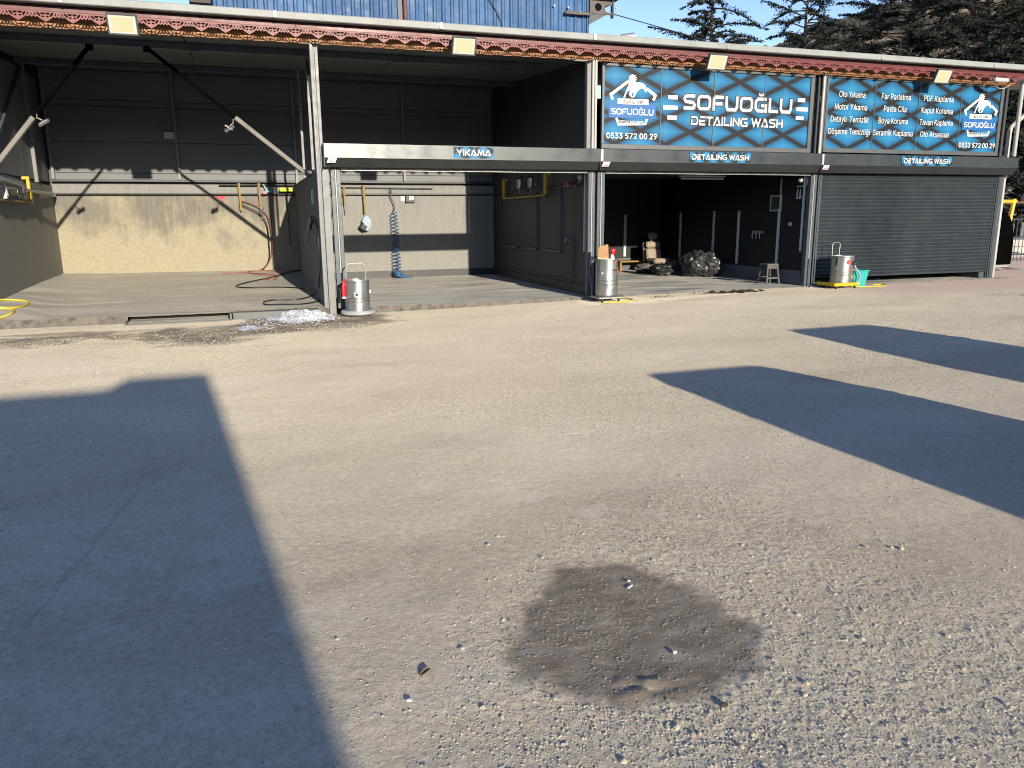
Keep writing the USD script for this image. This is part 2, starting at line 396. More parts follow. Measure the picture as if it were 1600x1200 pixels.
# the ground: dusty crushed stone, with a mask on the mesh (wet, stony, ruddy)
mat_nodes('ground_mat', {
    'g': ('geometry', {}), 'at': ('attribute', {'attribute': 'mask'}), 'sc': ('separate_color', {}),
    'm0': ('mapping', {'rotation': (0, 0, .35), 'scale': (.55, 1.25, 1)}), 'n1': ('noise_texture', {'scale': .62, 'detail': 9.0, 'roughness': .66, 'distortion': .5}),
    'n2': ('noise_texture', {'scale': 26.0, 'detail': 6.0, 'roughness': .7}),
    'n3': ('noise_texture', {'scale': 110.0, 'detail': 5.0, 'roughness': .75}),
    'vo': ('voronoi_texture', {'scale': 90.0, 'feature': 'f1'}),
    'r1': ('rgb_ramp', {'ramp': [(.26, (.35, .293, .205)), (.42, (.445, .381, .272)), (.55, (.485, .418, .303)), (.72, (.535, .467, .345))]}),
    'r3': ('map_range', {'from_min': .25, 'from_max': .75, 'to_min': .62, 'to_max': 1.32}),
    'r2': ('map_range', {'from_min': .3, 'from_max': .7, 'to_min': .8, 'to_max': 1.18}),
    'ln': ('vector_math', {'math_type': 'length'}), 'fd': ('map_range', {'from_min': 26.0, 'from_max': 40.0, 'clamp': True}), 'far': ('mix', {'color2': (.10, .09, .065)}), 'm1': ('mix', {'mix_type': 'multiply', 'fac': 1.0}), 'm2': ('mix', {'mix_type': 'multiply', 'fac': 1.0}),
    'vc': ('map_range', {'from_min': 0.0, 'from_max': 1.0, 'to_min': .72, 'to_max': 1.3}), 'sv': ('separate_color', {}), 'm3': ('mix', {'mix_type': 'multiply'}),
    'pk': ('attribute', {'attribute': 'crust'}), 'pkn': ('noise_texture', {'scale': 30.0, 'detail': 6.0, 'roughness': .75}), 'pkr': ('map_range', {'from_min': .38, 'from_max': .62, 'to_max': .6, 'clamp': True}), 'pkm': ('math', {'math_type': 'multiply'}), 'pale': ('mix', {'color2': (.54, .50, .42)}),
    'rud': ('mix', {'color2': (.42, .30, .25)}), 'ru': ('math', {'math_type': 'multiply', 'value2': .75}),
    'wm': ('mapping', {'rotation': (0, 0, -.75), 'scale': (.55, 1.15, 1)}), 'wn': ('noise_texture', {'scale': 11.0, 'detail': 10.0, 'roughness': .72, 'distortion': .35}),
    'wr': ('rgb_ramp', {'ramp': [(.32, (.11, .086, .056)), (.46, (.18, .143, .096)), (.56, (.25, .205, .143)), (.68, (.36, .31, .23))]}),
    'wet': ('mix', {}), 'ro': ('map_range', {'to_min': .9, 'to_max': .62}),
    'dr': ('map_range', {'to_min': .6, 'to_max': .1}), 'h1': ('math', {'math_type': 'multiply_add', 'value2': .8}), 'h2': ('math', {'math_type': 'multiply_add', 'value2': .75, 'value3': 0.0}),
    'b': ('bump', {'distance': .0075, 'strength': 1.0}), 'bs': ('map_range', {'to_min': 1.0, 'to_max': .6}), 'p': ('principled_bsdf', {'specular_ior_level': .3, 'diffuse_roughness': 1.0})},
    [('g.position', 'm0.vector'), ('m0.vector', 'n1.vector'), ('g.position', 'n2.vector'), ('g.position', 'n3.vector'), ('g.position', 'vo.vector'), ('g.position', 'wm.vector'), ('wm.vector', 'wn.vector'), ('at.color', 'sc.color'),
     ('n1.fac', 'r1.fac'), ('n3.fac', 'r3.value'), ('n2.fac', 'r2.value'), ('r1.color', 'm1.color1'), ('r3.result', 'm1.color2'), ('m1.color', 'm2.color1'), ('r2.result', 'm2.color2'),
     ('vo.color', 'sv.color'), ('sv.r', 'vc.value'), ('m2.color', 'm3.color1'), ('vc.result', 'm3.color2'), ('sc.g', 'm3.fac'),
     ('g.position', 'pkn.vector'), ('pkn.fac', 'pkr.value'), ('pkr.result', 'pkm.value2'), ('pk.fac', 'pkm.value1'), ('pkm.value', 'pale.fac'), ('m3.color', 'pale.color1'), ('sc.b', 'ru.value1'), ('ru.value', 'rud.fac'), ('pale.color', 'rud.color1'),
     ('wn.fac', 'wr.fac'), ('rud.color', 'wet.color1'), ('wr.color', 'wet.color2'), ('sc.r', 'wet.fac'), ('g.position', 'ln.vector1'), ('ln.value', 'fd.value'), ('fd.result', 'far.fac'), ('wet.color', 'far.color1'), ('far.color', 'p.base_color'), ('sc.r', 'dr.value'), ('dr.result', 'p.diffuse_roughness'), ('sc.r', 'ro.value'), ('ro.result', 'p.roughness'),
     ('n3.fac', 'h2.value1'), ('h2.value', 'h1.value3'), ('n2.fac', 'h1.value1'), ('h1.value', 'b.height'), ('sc.r', 'bs.value'), ('bs.result', 'b.strength'), ('b.normal', 'p.normal')])

mat_nodes('hill_mat', {
    'g': ('geometry', {}), 'n1': ('noise_texture', {'scale': .03, 'detail': 9.0, 'roughness': .68}), 'n2': ('noise_texture', {'scale': .35, 'detail': 8.0, 'roughness': .7}),
    'r1': ('rgb_ramp', {'ramp': [(.34, (.085, .064, .046)), (.46, (.17, .125, .088)), (.56, (.30, .225, .16)), (.7, (.21, .165, .125))]}),
    'k': ('map_range', {'from_min': .42, 'from_max': .6, 'clamp': True}), 'x': ('mix', {'color1': (.055, .043, .03)}), 'b': ('bump', {'distance': 1.6}), 'p': ('principled_bsdf', {'roughness': .95})},
    [('g.position', 'n1.vector'), ('g.position', 'n2.vector'), ('n1.fac', 'r1.fac'), ('n2.fac', 'k.value'), ('k.result', 'x.fac'), ('r1.color', 'x.color2'), ('x.color', 'p.base_color'), ('n2.fac', 'b.height'), ('b.normal', 'p.normal')])

mat('sky_block_dark', (.05, .05, .03), .95, var=.3, vscale=.05)  # only for the added slope that blocks sky behind the viewer
# ------------------------------------------------------------------ ground
def gz(x, y):
    return .105 * sms(.5, 8, x) * sms(-9, -1.5, y)


STAIN = Polygon([(-.10, -10.44), (.28, -10.6), (.42, -10.95), (.45, -11.28), (.31, -11.5), (.08, -11.62), (-.24, -11.56), (-.45, -11.42), (-.60, -11.28), (-.56, -11.1), (-.37, -10.76)])
DAMP = Polygon([(-2.55, -2.45), (-1.9, -2.95), (-1.35, -2.3), (-.9, -2.0), (-.2, -1.95), (.7, -1.55), (.9, -.6), (.3, 0), (-1.5, 0), (-1.7, -.9), (-3.2, -1.1), (-4.9, -1.1), (-4.6, -2.1), (-3.4, -1.75)])


def polydist(poly, x, y):
    """Signed distance (inside negative) of many points to a polygon, by segments."""
    P = np.array(poly.exterior.coords); d = np.full(x.shape, 1e9); ins = np.zeros(x.shape, bool)
    for (ax, ay), (bx_, by) in zip(P[:-1], P[1:]):
        ex, ey = bx_ - ax, by - ay
        t = np.clip(((x - ax) * ex + (y - ay) * ey) / (ex * ex + ey * ey), 0, 1)
        d = np.minimum(d, np.hypot(x - ax - t * ex, y - ay - t * ey))
        c = ((ay > y) != (by > y)) & (x < ex * (y - ay) / (ey if abs(ey) > 1e-12 else 1e-12) + ax)
        ins ^= c
    return np.where(ins, -d, d)


def stony(x, y):
    p = np.stack([x, y, np.zeros_like(x)], -1)
    a = meshkit.fbm(p * .55, 4, 5) + .35 * np.exp(-(((x - 1.5) / 1.3) ** 2 + ((y + 9.6) / 2.3) ** 2)) - .25 * np.exp(-(((x + 1.5) / 1.2) ** 2 + ((y + 9.5) / 3) ** 2))
    return np.clip((a - .42) * 3.2, 0, 1)


c0 = np.array([-1.36, -13.63])
near = np.exp(np.arange(math.log(1.7), math.log(24.5), .0037))
rad = np.r_[.3, .8, 1.3, near, np.exp(np.arange(math.log(25), math.log(900), .055))]
a0 = math.pi / 2 - YAW
ang = np.r_[np.arange(-.70, .70, .0036), np.arange(.70, 2 * math.pi - .70, .06)] + a0
ang = np.r_[ang, ang[0] + 2 * math.pi]
Rr, Aa = np.meshgrid(rad, ang, indexing='ij')
gx, gy = c0[0] + Rr * np.cos(Aa), c0[1] + Rr * np.sin(Aa)
q = np.stack([gx, gy, np.zeros_like(gx)], -1)
st = stony(gx, gy)
wd = polydist(STAIN, gx, gy) + (meshkit.fbm(q * 7, 5, 3) - .5) * .17
wet1 = 1 - sms(-.075, .02, wd)
dd_ = polydist(DAMP, gx, gy) + (meshkit.fbm(q * 3.1, 5, 8) - .5) * .75
wet2 = (1 - sms(-.22, .14, dd_)) * np.clip(.55 + 1.1 * (meshkit.fbm(q * 4, 5, 12) - .2), 0, 1)
wet3 = .6 * sms(.66, .74, meshkit.fbm(q * np.array([.5, 2.2, 1]), 5, 21)) * sms(-5.5, -3, gy) * (1 - sms(-.4, .6, gx))
wet = np.clip(np.maximum(np.maximum(wet1 * .95, wet2), wet3), 0, 1)
pn_ = meshkit.fbm(q * 5.5 + 3.3, 6, 71)
reg = np.exp(-(((gx + 1.75) / .8) ** 2 + ((gy + 10.6) / 1.5) ** 2)) + .6 * np.exp(-(((gx + 2.6) / .6) ** 2 + ((gy + 9.3) / .8) ** 2))
pale = sms(.60 - .10 * np.clip(reg, 0, 1), .66 - .10 * np.clip(reg, 0, 1), pn_) * np.clip(.25 + reg, 0, 1)
for (ax, ay, rx_) in ((.62, -11.25, .10), (.95, -10.7, .13), (.45, -9.9, .16), (1.3, -10.3, .12), (.1, -9.6, .12)):
    pale = np.maximum(pale, .8 * sms(.50, .58, pn_ + .25 * (np.exp(-(((gx - ax) / rx_) ** 2 + ((gy - ay) / (rx_ * .6)) ** 2)) - .6)))
ruddy = sms(9.6, 11, gx + .5 * (meshkit.fbm(q * .8, 3, 4) - .5)) * sms(-2.6, -1.6, gy + .4 * (meshkit.fbm(q * .9, 3, 9) - .5)) * .9
hz = gz(gx, gy) + .035 * (meshkit.fbm(q * .7, 3, 2) - .5) + .010 * (meshkit.fbm(q * 4.5, 4, 6) - .5) * (1 - .7 * wet)
grain = meshkit.noise(q * 60, 31) + .6 * meshkit.noise(q * 120, 32)
lump = np.maximum(meshkit.noise(q * 55, 33) - .6, 0) * 2.2
hz += (.0018 + .0028 * st) * (grain - .8) * (1 - .75 * wet) + .007 * lump * st * (1 - wet1)
hz -= .004 * wet1
hz += .012 * np.exp(-(((gx + .15) / .13) ** 2 + ((gy + 11.47) / .09) ** 2)) * meshkit.noise(q * 22, 41) * 2
CRK = np.array([(-2.34, -10.28), (-2.285, -9.85), (-2.21, -9.33), (-2.12, -8.64), (-1.95, -8.3)])
cd_ = np.full(gx.shape, 9.0); cw = .03 * (meshkit.fbm(q * 6, 3, 51) - .5)
for (ax, ay), (ex_, ey_) in zip(CRK[:-1], CRK[1:]):
    ux, uy = ex_ - ax, ey_ - ay; tt_ = np.clip(((gx - ax) * ux + (gy - ay) * uy) / (ux * ux + uy * uy), 0, 1)
    cd_ = np.minimum(cd_, np.hypot(gx + cw - ax - tt_ * ux, gy - ay - tt_ * uy))
hz -= .006 * np.exp(-(cd_ / .008) ** 2)
wet = np.clip(np.maximum(wet, .4 * np.exp(-(cd_ / .006) ** 2)), 0, 1)
flat = sms(-.7, -.15, gy) * sms(-6.5, -5.4, gx) * (1 - sms(15.4, 16.5, gx))
hz = hz * (1 - flat) + gz(gx, gy) * flat - .25 * sms(.0, .15, gy) * sms(-6.5, -5.8, gx) * (1 - sms(15.3, 15.9, gx)) * (gy < 6.6)
v = np.stack([gx, gy, hz], -1).reshape(-1, 3)
na, nb = Rr.shape
i, j = np.meshgrid(np.arange(na - 1), np.arange(nb - 1), indexing='ij')
A = i * nb + j; B = A + nb
gf = np.vstack([np.stack([A, B, B + 1], -1).reshape(-1, 3), np.stack([A, B + 1, A + 1], -1).reshape(-1, 3)])
centre = len(v); v = np.vstack([v, [c0[0], c0[1], 0]])
jj = np.arange(nb - 1)
gf = np.vstack([gf, np.stack([np.full(nb - 1, centre), jj, jj + 1], -1)])
gp = usdkit.mesh(stage, '/World/ground', trimesh.Trimesh(v, gf, process=False), MATS['ground_mat'], smooth=True)
mk = np.vstack([np.stack([wet, st, ruddy], -1).reshape(-1, 3), [[0, 0, 0]]])
UsdGeom.PrimvarsAPI(gp).CreatePrimvar('crust', Sdf.ValueTypeNames.FloatArray, 'vertex').Set(Vt.FloatArray.FromNumpy(np.r_[(pale * (1 - wet)).ravel(), 0].astype(np.float32)))
UsdGeom.PrimvarsAPI(gp).CreatePrimvar('mask', Sdf.ValueTypeNames.Color3fArray, 'vertex').Set(Vt.Vec3fArray.FromNumpy(mk.astype(np.float32)))
setcd(gp.GetPrim(), 'dusty crushed stone yard with dark wet patches', 'ground', kind='structure')

# ------------------------------------------------------------------ floors of the bays
def floor1(x, y):
    yy = np.clip(y, 0, 6.2); s = yy / 6.2
    zr, zl = .13 + .27 * s, .13 + .31 * s
    z = zr + (zl - zr) * np.clip(-x / 5.3, 0, 1)
    k = 1 - sms(-5.3, -4.3, x)
    return z * (1 - k) + k * (.13 + .33 * s ** .35) + .004 * (meshkit.fbm(np.stack([x * 2, y * 2, 0 * x], -1), 3, 3) - .5)


KERBS = []


def slab(fn, x0, x1, y0, y1, nx, ny, skirt=.2):
    m = sheet(fn, np.linspace(x0, x1, nx), np.linspace(y0, y1, ny))
    xs = np.linspace(x0, x1, nx); top = np.stack([xs, np.full(nx, y0), fn(xs, np.full(nx, y0))], -1)
    e = (meshkit.fbm(np.stack([xs * 3, xs * 0, xs * 0], -1), 3, 5) - .5) * .03
    bot = top.copy(); bot[:, 2] = -.1; bot[:, 1] += e
    vv = np.vstack([bot, top]); k = np.arange(nx - 1)
    ff = np.vstack([np.stack([k, k + 1, k + 1 + nx], -1), np.stack([k, k + 1 + nx, k + nx], -1)])
    KERBS.append(trimesh.Trimesh(vv, ff, process=False))
    return [m]


fl = slab(floor1, -5.4, -3.28, 0.0, 6.25, 40, 60) + slab(floor1, -1.73, -.10, 0.0, 6.25, 40, 60)
fl.append(sheet(floor1, np.linspace(-3.28, -1.73, 40), np.linspace(0, 6.25, 60)))
fl += [bx(-3.28, -1.73, .004, .30, -.1, .018), bx(-3.29, -1.72, .30, .36, -.1, .10), bx(-3.28, -1.73, .0, .03, .10, .126)]
solo('floor', fl, 'floor_one', 'sloping trowelled concrete floor of the open wash bay', 'floor', kind='structure', smooth=40)
solo('floor', slab(lambda x, y: .105 + .02 * np.clip(y / 6, 0, 1) + .003 * meshkit.fbm(np.stack([x * 2, y * 2, 0 * x], -1), 3, 4), .18, 4.86, -.12, 6.25, 60, 60), 'floor_two', 'concrete floor of the YIKAMA wash bay', 'floor', kind='structure', smooth=40)
solo('floor', slab(lambda x, y: .128 + 0 * x, 4.96, 9.86, -.10, 6.25, 20, 20), 'floor_three', 'streaky concrete floor of the dark detailing bay', 'floor', kind='structure')
solo('floor', slab(lambda x, y: .128 + 0 * x, 9.9, 15.1, -.12, 6.25, 20, 10), 'floor_three', 'concrete floor seen under the closed roller shutter', 'floor', kind='structure')
for kb, lab in zip(KERBS, ('dirty kerb face left of the drain', 'dirty kerb face right of the drain', 'dirty kerb face before the YIKAMA bay', 'low kerb face before the black bay', 'low kerb face before the closed shutter')):
    solo('kerb', kb, 'kerb_mat', lab, 'kerb', kind='structure')
ap = Polygon([(4.7, -.13), (10.3, -.13), (10.6, -.5), (9.2, -.42), (7.7, -.72), (6.1, -1.05), (5.0, -1.5), (4.4, -1.1), (4.3, -.5)]).buffer(-.05).buffer(.05)
am = trimesh.creation.extrude_polygon(ap.segmentize(.25), .006, engine='earcut')
am.vertices[:, 2] += gz(am.vertices[:, 0], am.vertices[:, 1])
solo('apron', am, 'apron_mat', 'thin worn concrete apron in front of the dark bay', 'pavement', kind='structure')

# ------------------------------------------------------------------ the car wash building
BLD = thing('car_wash_building', 'long single storey car wash with four bays and red lattice eaves', 'building')
YB = 6.2
ceil_z = lambda y: 4.43 + .065 * y
# back wall: concrete below, sheet panels above
add('concrete_wall', [bx(-5.36, -.10, YB, YB + .2, -.1, 2.2)], 'wash_wall', BLD, label='lime stained concrete back wall of the open bay')
add('concrete_wall', [bx(-.10, 4.84, YB, YB + .2, -.1, 2.2)], 'bay_wall', BLD, label='pale concrete back wall of the YIKAMA bay')
add('wall_skirting', bx(.0, 4.82, YB - .012, YB - .001, .1, .30), 'wall_base_paint', BLD)
add('wall_band', bx(-5.36, -.1, YB - .02, YB + .18, 2.203, 2.415, .004), 'bay_wall', BLD)
add('wall_band', bx(-.1, 4.84, YB - .02, YB + .18, 2.203, 2.415, .004), 'bay_wall', BLD)
for k, (x0, x1) in enumerate([(-5.36, -2.735), (-2.73, -.123), (-.12, 2.5), (2.503, 4.84)]):
    for z0, z1 in ((2.50, 2.66), (2.668, 3.33), (3.338, 4.02), (4.028, 4.22), (4.228, ceil_z(6.2))):
        add('wall_panel', bx(x0, x1, YB + .02, YB + .10, z0, z1 - .001, .003), 'panel_grey', BLD)
add('wall_backing', bx(-5.56, 4.95, YB + .12, YB + .2, 2.38, 5.07), 'dark_trim', BLD)
side = trimesh.creation.extrude_polygon(Polygon([(-.05, 2.385), (6.4, 2.385), (6.4, 5.07), (-.05, 4.66)]), .06); _v = side.vertices.copy(); side.vertices = np.stack([-5.505 - _v[:, 2] * 1.0, _v[:, 0], _v[:, 1]], -1)
add('wall_backing', side, 'dark_trim', BLD)
add('eave_closure', bx(-5.5, 4.83, .03, .08, 4.44, 4.66), 'ceiling_grey', BLD)
for zz in (2.47, 4.02):
    add('wall_rail', bx(-5.36, 4.84, YB - .03, YB + .018, zz, zz + .05, .004), 'panel_grey' if zz > 3 else 'dark_trim', BLD)
for x in (-5.3, -2.73, -.12, 2.5):
    add('wall_post', bx(x - .03, x + .03, YB - .07, YB + .015, 2.52 if x != -.12 else .4, ceil_z(6.1), .006), 'post_paint', BLD)
# left side wall
add('concrete_wall', bx(-5.56, -5.36, .0, YB + .2, -.1, 2.38), 'wash_wall_side', BLD, label='streaked concrete side wall left of the open bay')
for y0, y1 in ((0, 2.05), (2.06, 4.1), (4.11, 6.18)):
    for z0, z1 in ((2.46, 3.3), (3.31, 4.6)):
        add('wall_panel', bx(-5.5, -5.40, y0, y1 - .002, z0, min(z1, ceil_z(y0) - .02), .003), 'panel_grey', BLD)
add('wall_post', bx(-5.40, -5.33, 4.9, 4.98, 2.4, ceil_z(4.9) - .02, .005), 'post_paint', BLD)
add('wall_post', bx(-5.36, -5.29, 0, .08, -.05, 4.4, .005), 'post_paint', BLD)
add('wall_brace', bar((-5.36, 1.6, 2.45), (-5.36, 4.85, 4.6), .04, .06), 'purlin_grey', BLD)
# partition between the two wash bays
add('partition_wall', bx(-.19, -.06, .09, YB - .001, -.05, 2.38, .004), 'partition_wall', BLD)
add('partition_cap', bx(-.20, -.05, .09, YB - .08, 2.381, 2.41), 'dark_trim', BLD)
for y in (1.35, 3.6):
    add('partition_post', bx(-.15, -.10, y - .025, y + .025, 2.412, ceil_z(y) - .01, .004), 'post_paint', BLD)
add('partition_brace', bar((-.13, .1, 2.6), (-.13, 1.3, 4.35), .03, .04), 'dark_trim', BLD)
# front posts
def post(x0, x1, z0, z1, y0=-.02, y1=.09, m='post_paint'):
    return add('post', bx(x0, x1, y0, y1, z0, z1, .006), m, BLD)
# post one: folded U section with an open groove
add('post', [bx(-.185, -.135, -.03, .09, .1, 4.42, .005), bx(-.133, -.112, .0, .09, .1, 4.42), bx(-.11, -.058, -.03, .09, 2.42, 4.42, .005)], 'post_paint', BLD)
add('post', bx(-.105, .012, -.035, .085, -.03, 2.43, .006), 'post_paint', BLD)
add('post', bx(4.72, 4.80, -.01, .10, 2.84, 4.42, .005), 'post_paint', BLD)
add('post', [bx(4.815, 4.86, -.03, .10, 2.84, 4.42, .005), bx(4.87, 4.915, -.03, .1, 2.84, 4.42, .005)], 'pipe_white', BLD)
post(9.86, 9.90, 2.84, 4.44, .02, .1, 'dark_trim')
post(9.985, 10.05, 2.84, 4.44, -.0, .1, 'frame_alu')
post(14.95, 15.02, .1, 4.44, .0, .1, 'dark_trim')
# wall between bay 2 and 3, and 3 and 4
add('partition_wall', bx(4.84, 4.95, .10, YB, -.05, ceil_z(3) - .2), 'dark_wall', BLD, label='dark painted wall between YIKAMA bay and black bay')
inf = trimesh.creation.extrude_polygon(Polygon([(.10, ceil_z(3) - .199), (YB, ceil_z(3) - .199), (YB, 5.06), (.10, 4.66)]), .11); _v = inf.vertices.copy(); inf.vertices = np.stack([4.84 + _v[:, 2], _v[:, 0], _v[:, 1]], -1)
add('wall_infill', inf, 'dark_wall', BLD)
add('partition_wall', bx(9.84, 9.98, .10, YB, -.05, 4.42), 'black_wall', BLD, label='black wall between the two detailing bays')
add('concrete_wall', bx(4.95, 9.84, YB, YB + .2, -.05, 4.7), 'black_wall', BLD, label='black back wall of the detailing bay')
add('wall_skirting', bx(9.815, 9.838, .12, 6.17, .128, .44, .004), 'plinth_grey', BLD)
add('wall_skirting', bx(4.97, 9.80, YB - .025, YB - .002, .128, .46, .004), 'plinth_grey', BLD)
add('wall_skirting', bx(4.815, 4.838, .12, YB - .02, .10, .30, .004), 'wall_base_paint', BLD)
add('ceiling_panel', bx(4.96, 9.83, .1, YB, 2.62, 2.68), 'ceiling_grey', BLD, label='low ceiling of the black bay')
for k in range(9):
    add('ceiling_slat', bx(4.97, 7.5, .5 + k * .36, .5 + k * .36 + .33, 2.60, 2.617, .004), 'panel_grey', BLD)
add('end_wall', [bx(15.02, 15.12, .10, YB + .2, -.1, 4.45), bx(9.98, 15.02, YB, YB + .2, -.1, 4.7)], 'plaster', BLD)
for yy, z0, z1 in ((5.1, .5, 1.7), (3.5, .5, 1.72), (2.45, .47, 1.72)):
    add('light_strip', bx(9.80, 9.836, yy - .035, yy + .035, z0, z1, .006), 'strip_white', BLD)
add('light_strip', bx(9.795, 9.836, .95 - .03, .95 + .03, .47, 1.76, .006), 'strip_white', BLD)
add('light_strip', bx(9.81, 9.836, .95 - .018, .95 + .018, 1.763, 2.4, .006), 'strip_white', BLD)
add('light_strip', bx(8.66, 8.74, YB - .03, YB - .003, .5, 1.66, .006), 'strip_white', BLD)
add('light_strip', bx(9.79, 9.836, .15, .19, .85, 2.42, .006), 'strip_white', BLD)
add('light_strip', bx(4.79, 4.836, .20, .25, .95, 2.42, .006), 'strip_white', BLD, label='long white strip beside the shutter guide')
# ceiling of the open bays: sheet panels and purlins
for x0, x1 in ((-5.36, -2.1), (-2.08, 1.5), (1.52, 4.84)):
    for y0, y1 in ((.06, 1.0), (1.02, 3.0), (3.02, 4.6), (4.62, 6.15)):
        m = bx(x0, x1, y0, y1, 0, .03)
        m.vertices[:, 2] += ceil_z(m.vertices[:, 1])
        add('ceiling_panel', m, 'ceiling_grey', BLD)
for y in (1.15, 4.4):
    add('purlin', bx(-5.36, 4.3 if y < 2 else 4.83, y - .05, y + .05, ceil_z(y) - .11, ceil_z(y) - .004, .006), 'purlin_grey', BLD)
for x in (-2.05, 1.51):
    for y in (1.15,):
        add('purlin_plate', bx(x - .15, x + .15, y - .056, y + .056, ceil_z(y) - .125, ceil_z(y) - .02), 'purlin_grey', BLD)
# diagonal struts, boxed over their lower half
for (tx, ty, tz), (bx_, by, bz) in (((-2.70, 1.15, 4.40), (-.21, 1.15, 2.37)), ((-3.55, 1.15, 4.38), (-5.33, 1.15, 2.22))):
    t_, b_ = np.array([tx, ty, tz]), np.array([bx_, by, bz]); mid = t_ + (b_ - t_) * .52
    add('brace', [bar(t_, mid, .055, .06, (0, 1, 0)), bx(tx - .05, tx + .05, ty - .05, ty + .05, tz - .06, tz + .02)], 'brace_black', BLD)
    add('brace_cover', [bar(mid, b_, .075, .09, (0, 1, 0), .01)], 'brace_brown', BLD)
# roof, gutter, fascia, lattice
rf = trimesh.Trimesh(*(lambda b: (b.vertices, b.faces))(bx(-5.8, 18.5, -.30, 6.6, 0, .05)), process=False)
rf.vertices[:, 2] += 4.672 + .065 * np.clip(rf.vertices[:, 1], -1, 9)
add('roof', rf, 'roof_sheet', BLD)
x = -5.9
for L in (2.3, 2.9, 2.6, 2.75, 2.7, 3.6, 3.0, 2.9, 3.2):
    x1 = min(x + L, 18.6)
    dz = .0035 * (rng.random() - .5)
    g = trimesh.creation.extrude_polygon(Polygon([(-.475, 4.635), (-.46, 4.625), (-.345, 4.625), (-.345, 4.70), (-.365, 4.70), (-.365, 4.64), (-.455, 4.64), (-.465, 4.715), (-.455, 4.725), (-.475, 4.732), (-.49, 4.718)]), x1 - x - .006)
    vv = g.vertices.copy(); g.vertices = np.stack([x + vv[:, 2], vv[:, 0], vv[:, 1] + dz], -1)
    add('gutter_section', g, 'gutter_paint', BLD)
    add('gutter_joint', bx(x1 - .03, x1 + .02, -.495, -.472, 4.628, 4.729, .003), 'gutter_paint' if rng.random() < .7 else 'steel_dull', BLD)
    x = x1
add('eave_board', bx(-5.9, 18.5, -.335, -.29, 4.612, 4.66), 'soffit_brown', BLD)
x = -5.9
for L in (3.1, 2.4, 3.6, 3.0, 3.3, 2.8, 3.1, 3.0, .2):
    x1 = min(x + L, 18.5)
    g = bx(x, x1 - .002, -.312, -.30, 4.54, 4.611, .003)
    add('fascia_board', g, 'fascia_red', BLD)
    x = x1
add('backing_board', bx(-5.7, 15.15, -.02, .02, 4.378, 4.61), 'orange_board', BLD)
add('soffit', bx(-5.8, 18.4, -.29, -.022, 4.615, 4.63), 'soffit_brown', BLD)

PER = .345
def lattice():
    w, h = PER, .135
    S = []
    arc = lambda cx, cy, rx, ry, a, b, n=12: [(cx + rx * math.cos(t), cy + ry * math.sin(t)) for t in np.linspace(a, b, n)]
    S.append(sbox(0, h - .018, w, h))
    tt = np.linspace(0, 1, 12)
    for s in (-1, 1):
        S.append(LineString([(w / 2 + s * (.118 * (1 - t ** 1.9)), h - .015 - t * .112) for t in tt]).buffer(.0098))
        S.append(LineString([(w / 2 + s * .1725, h - .075), (w / 2 + s * .135, h - .01)]).buffer(.009))
        S.append(LineString([(w / 2 + s * .1725, h - .010), (w / 2 + s * .13, h - .072), (w / 2 + s * .102, h - .060)]).buffer(.009))
        S.append(LineString(arc(w / 2 + s * .028, h - .070, .026, .020, 0, 2 * math.pi, 12)).buffer(.0075))
        S.append(LineString([(w / 2 + s * .052, h - .05), (w / 2 + s * .075, h - .018)]).buffer(.007))
    S.append(LineString([(w / 2, h - .03), (w / 2, .0)]).buffer(.006))
    S.append(Polygon([(w / 2 - .036, .046), (w / 2 + .036, .046), (w / 2, .0)]))
    S.append(Point(w / 2, h - .045).buffer(.012))
    u = unary_union(S).intersection(sbox(0, -.01, w, h)).simplify(.0012)
    return ext(u, .004, -.304)


LAT = lattice()
k = 0
x = -5.75
while x < 18.3:
    m = LAT.copy(); m.apply_translation([x, .002 * (rng.random() - .5), 4.405 + .003 * (rng.random() - .5)])
    add('lattice_piece', m, 'lattice_red', BLD, smooth=False)
    x += PER
# downpipes
add('downpipe', [tube([(15.19, -.16, 2.86), (15.19, -.16, 4.46)], .045, 12)], 'pipe_white', BLD)
add('downpipe', [tube([(15.24, .06, .13), (15.24, .06, 3.40), (15.27, .06, 3.52), (16.4, .06, 4.35)], .05, 12)], 'pipe_white', BLD)
add('downpipe', [tube([(9.94, -.04, 2.84), (9.94, -.04, 4.42)], .03, 10)], 'pipe_white', BLD)
add('end_post', bx(15.06, 15.15, -.03, .1, .1, 2.48, .006), 'guide_paint', BLD)
add('wall_cable', tube([(4.2, -.05, 4.40), (4.45, -.06, 4.36), (4.72, -.05, 4.37)], .008, 6, 12), 'pipe_white', BLD)
# ridge vent stub over the roof
add('roof_vent', [tube([(6.15, 1.5, 5.15), (6.42, 1.5, 5.20)], .075, 16, cap=True), bx(6.2, 6.34, 1.42, 1.58, 4.70, 5.12, .01)], 'steel_dull', BLD)

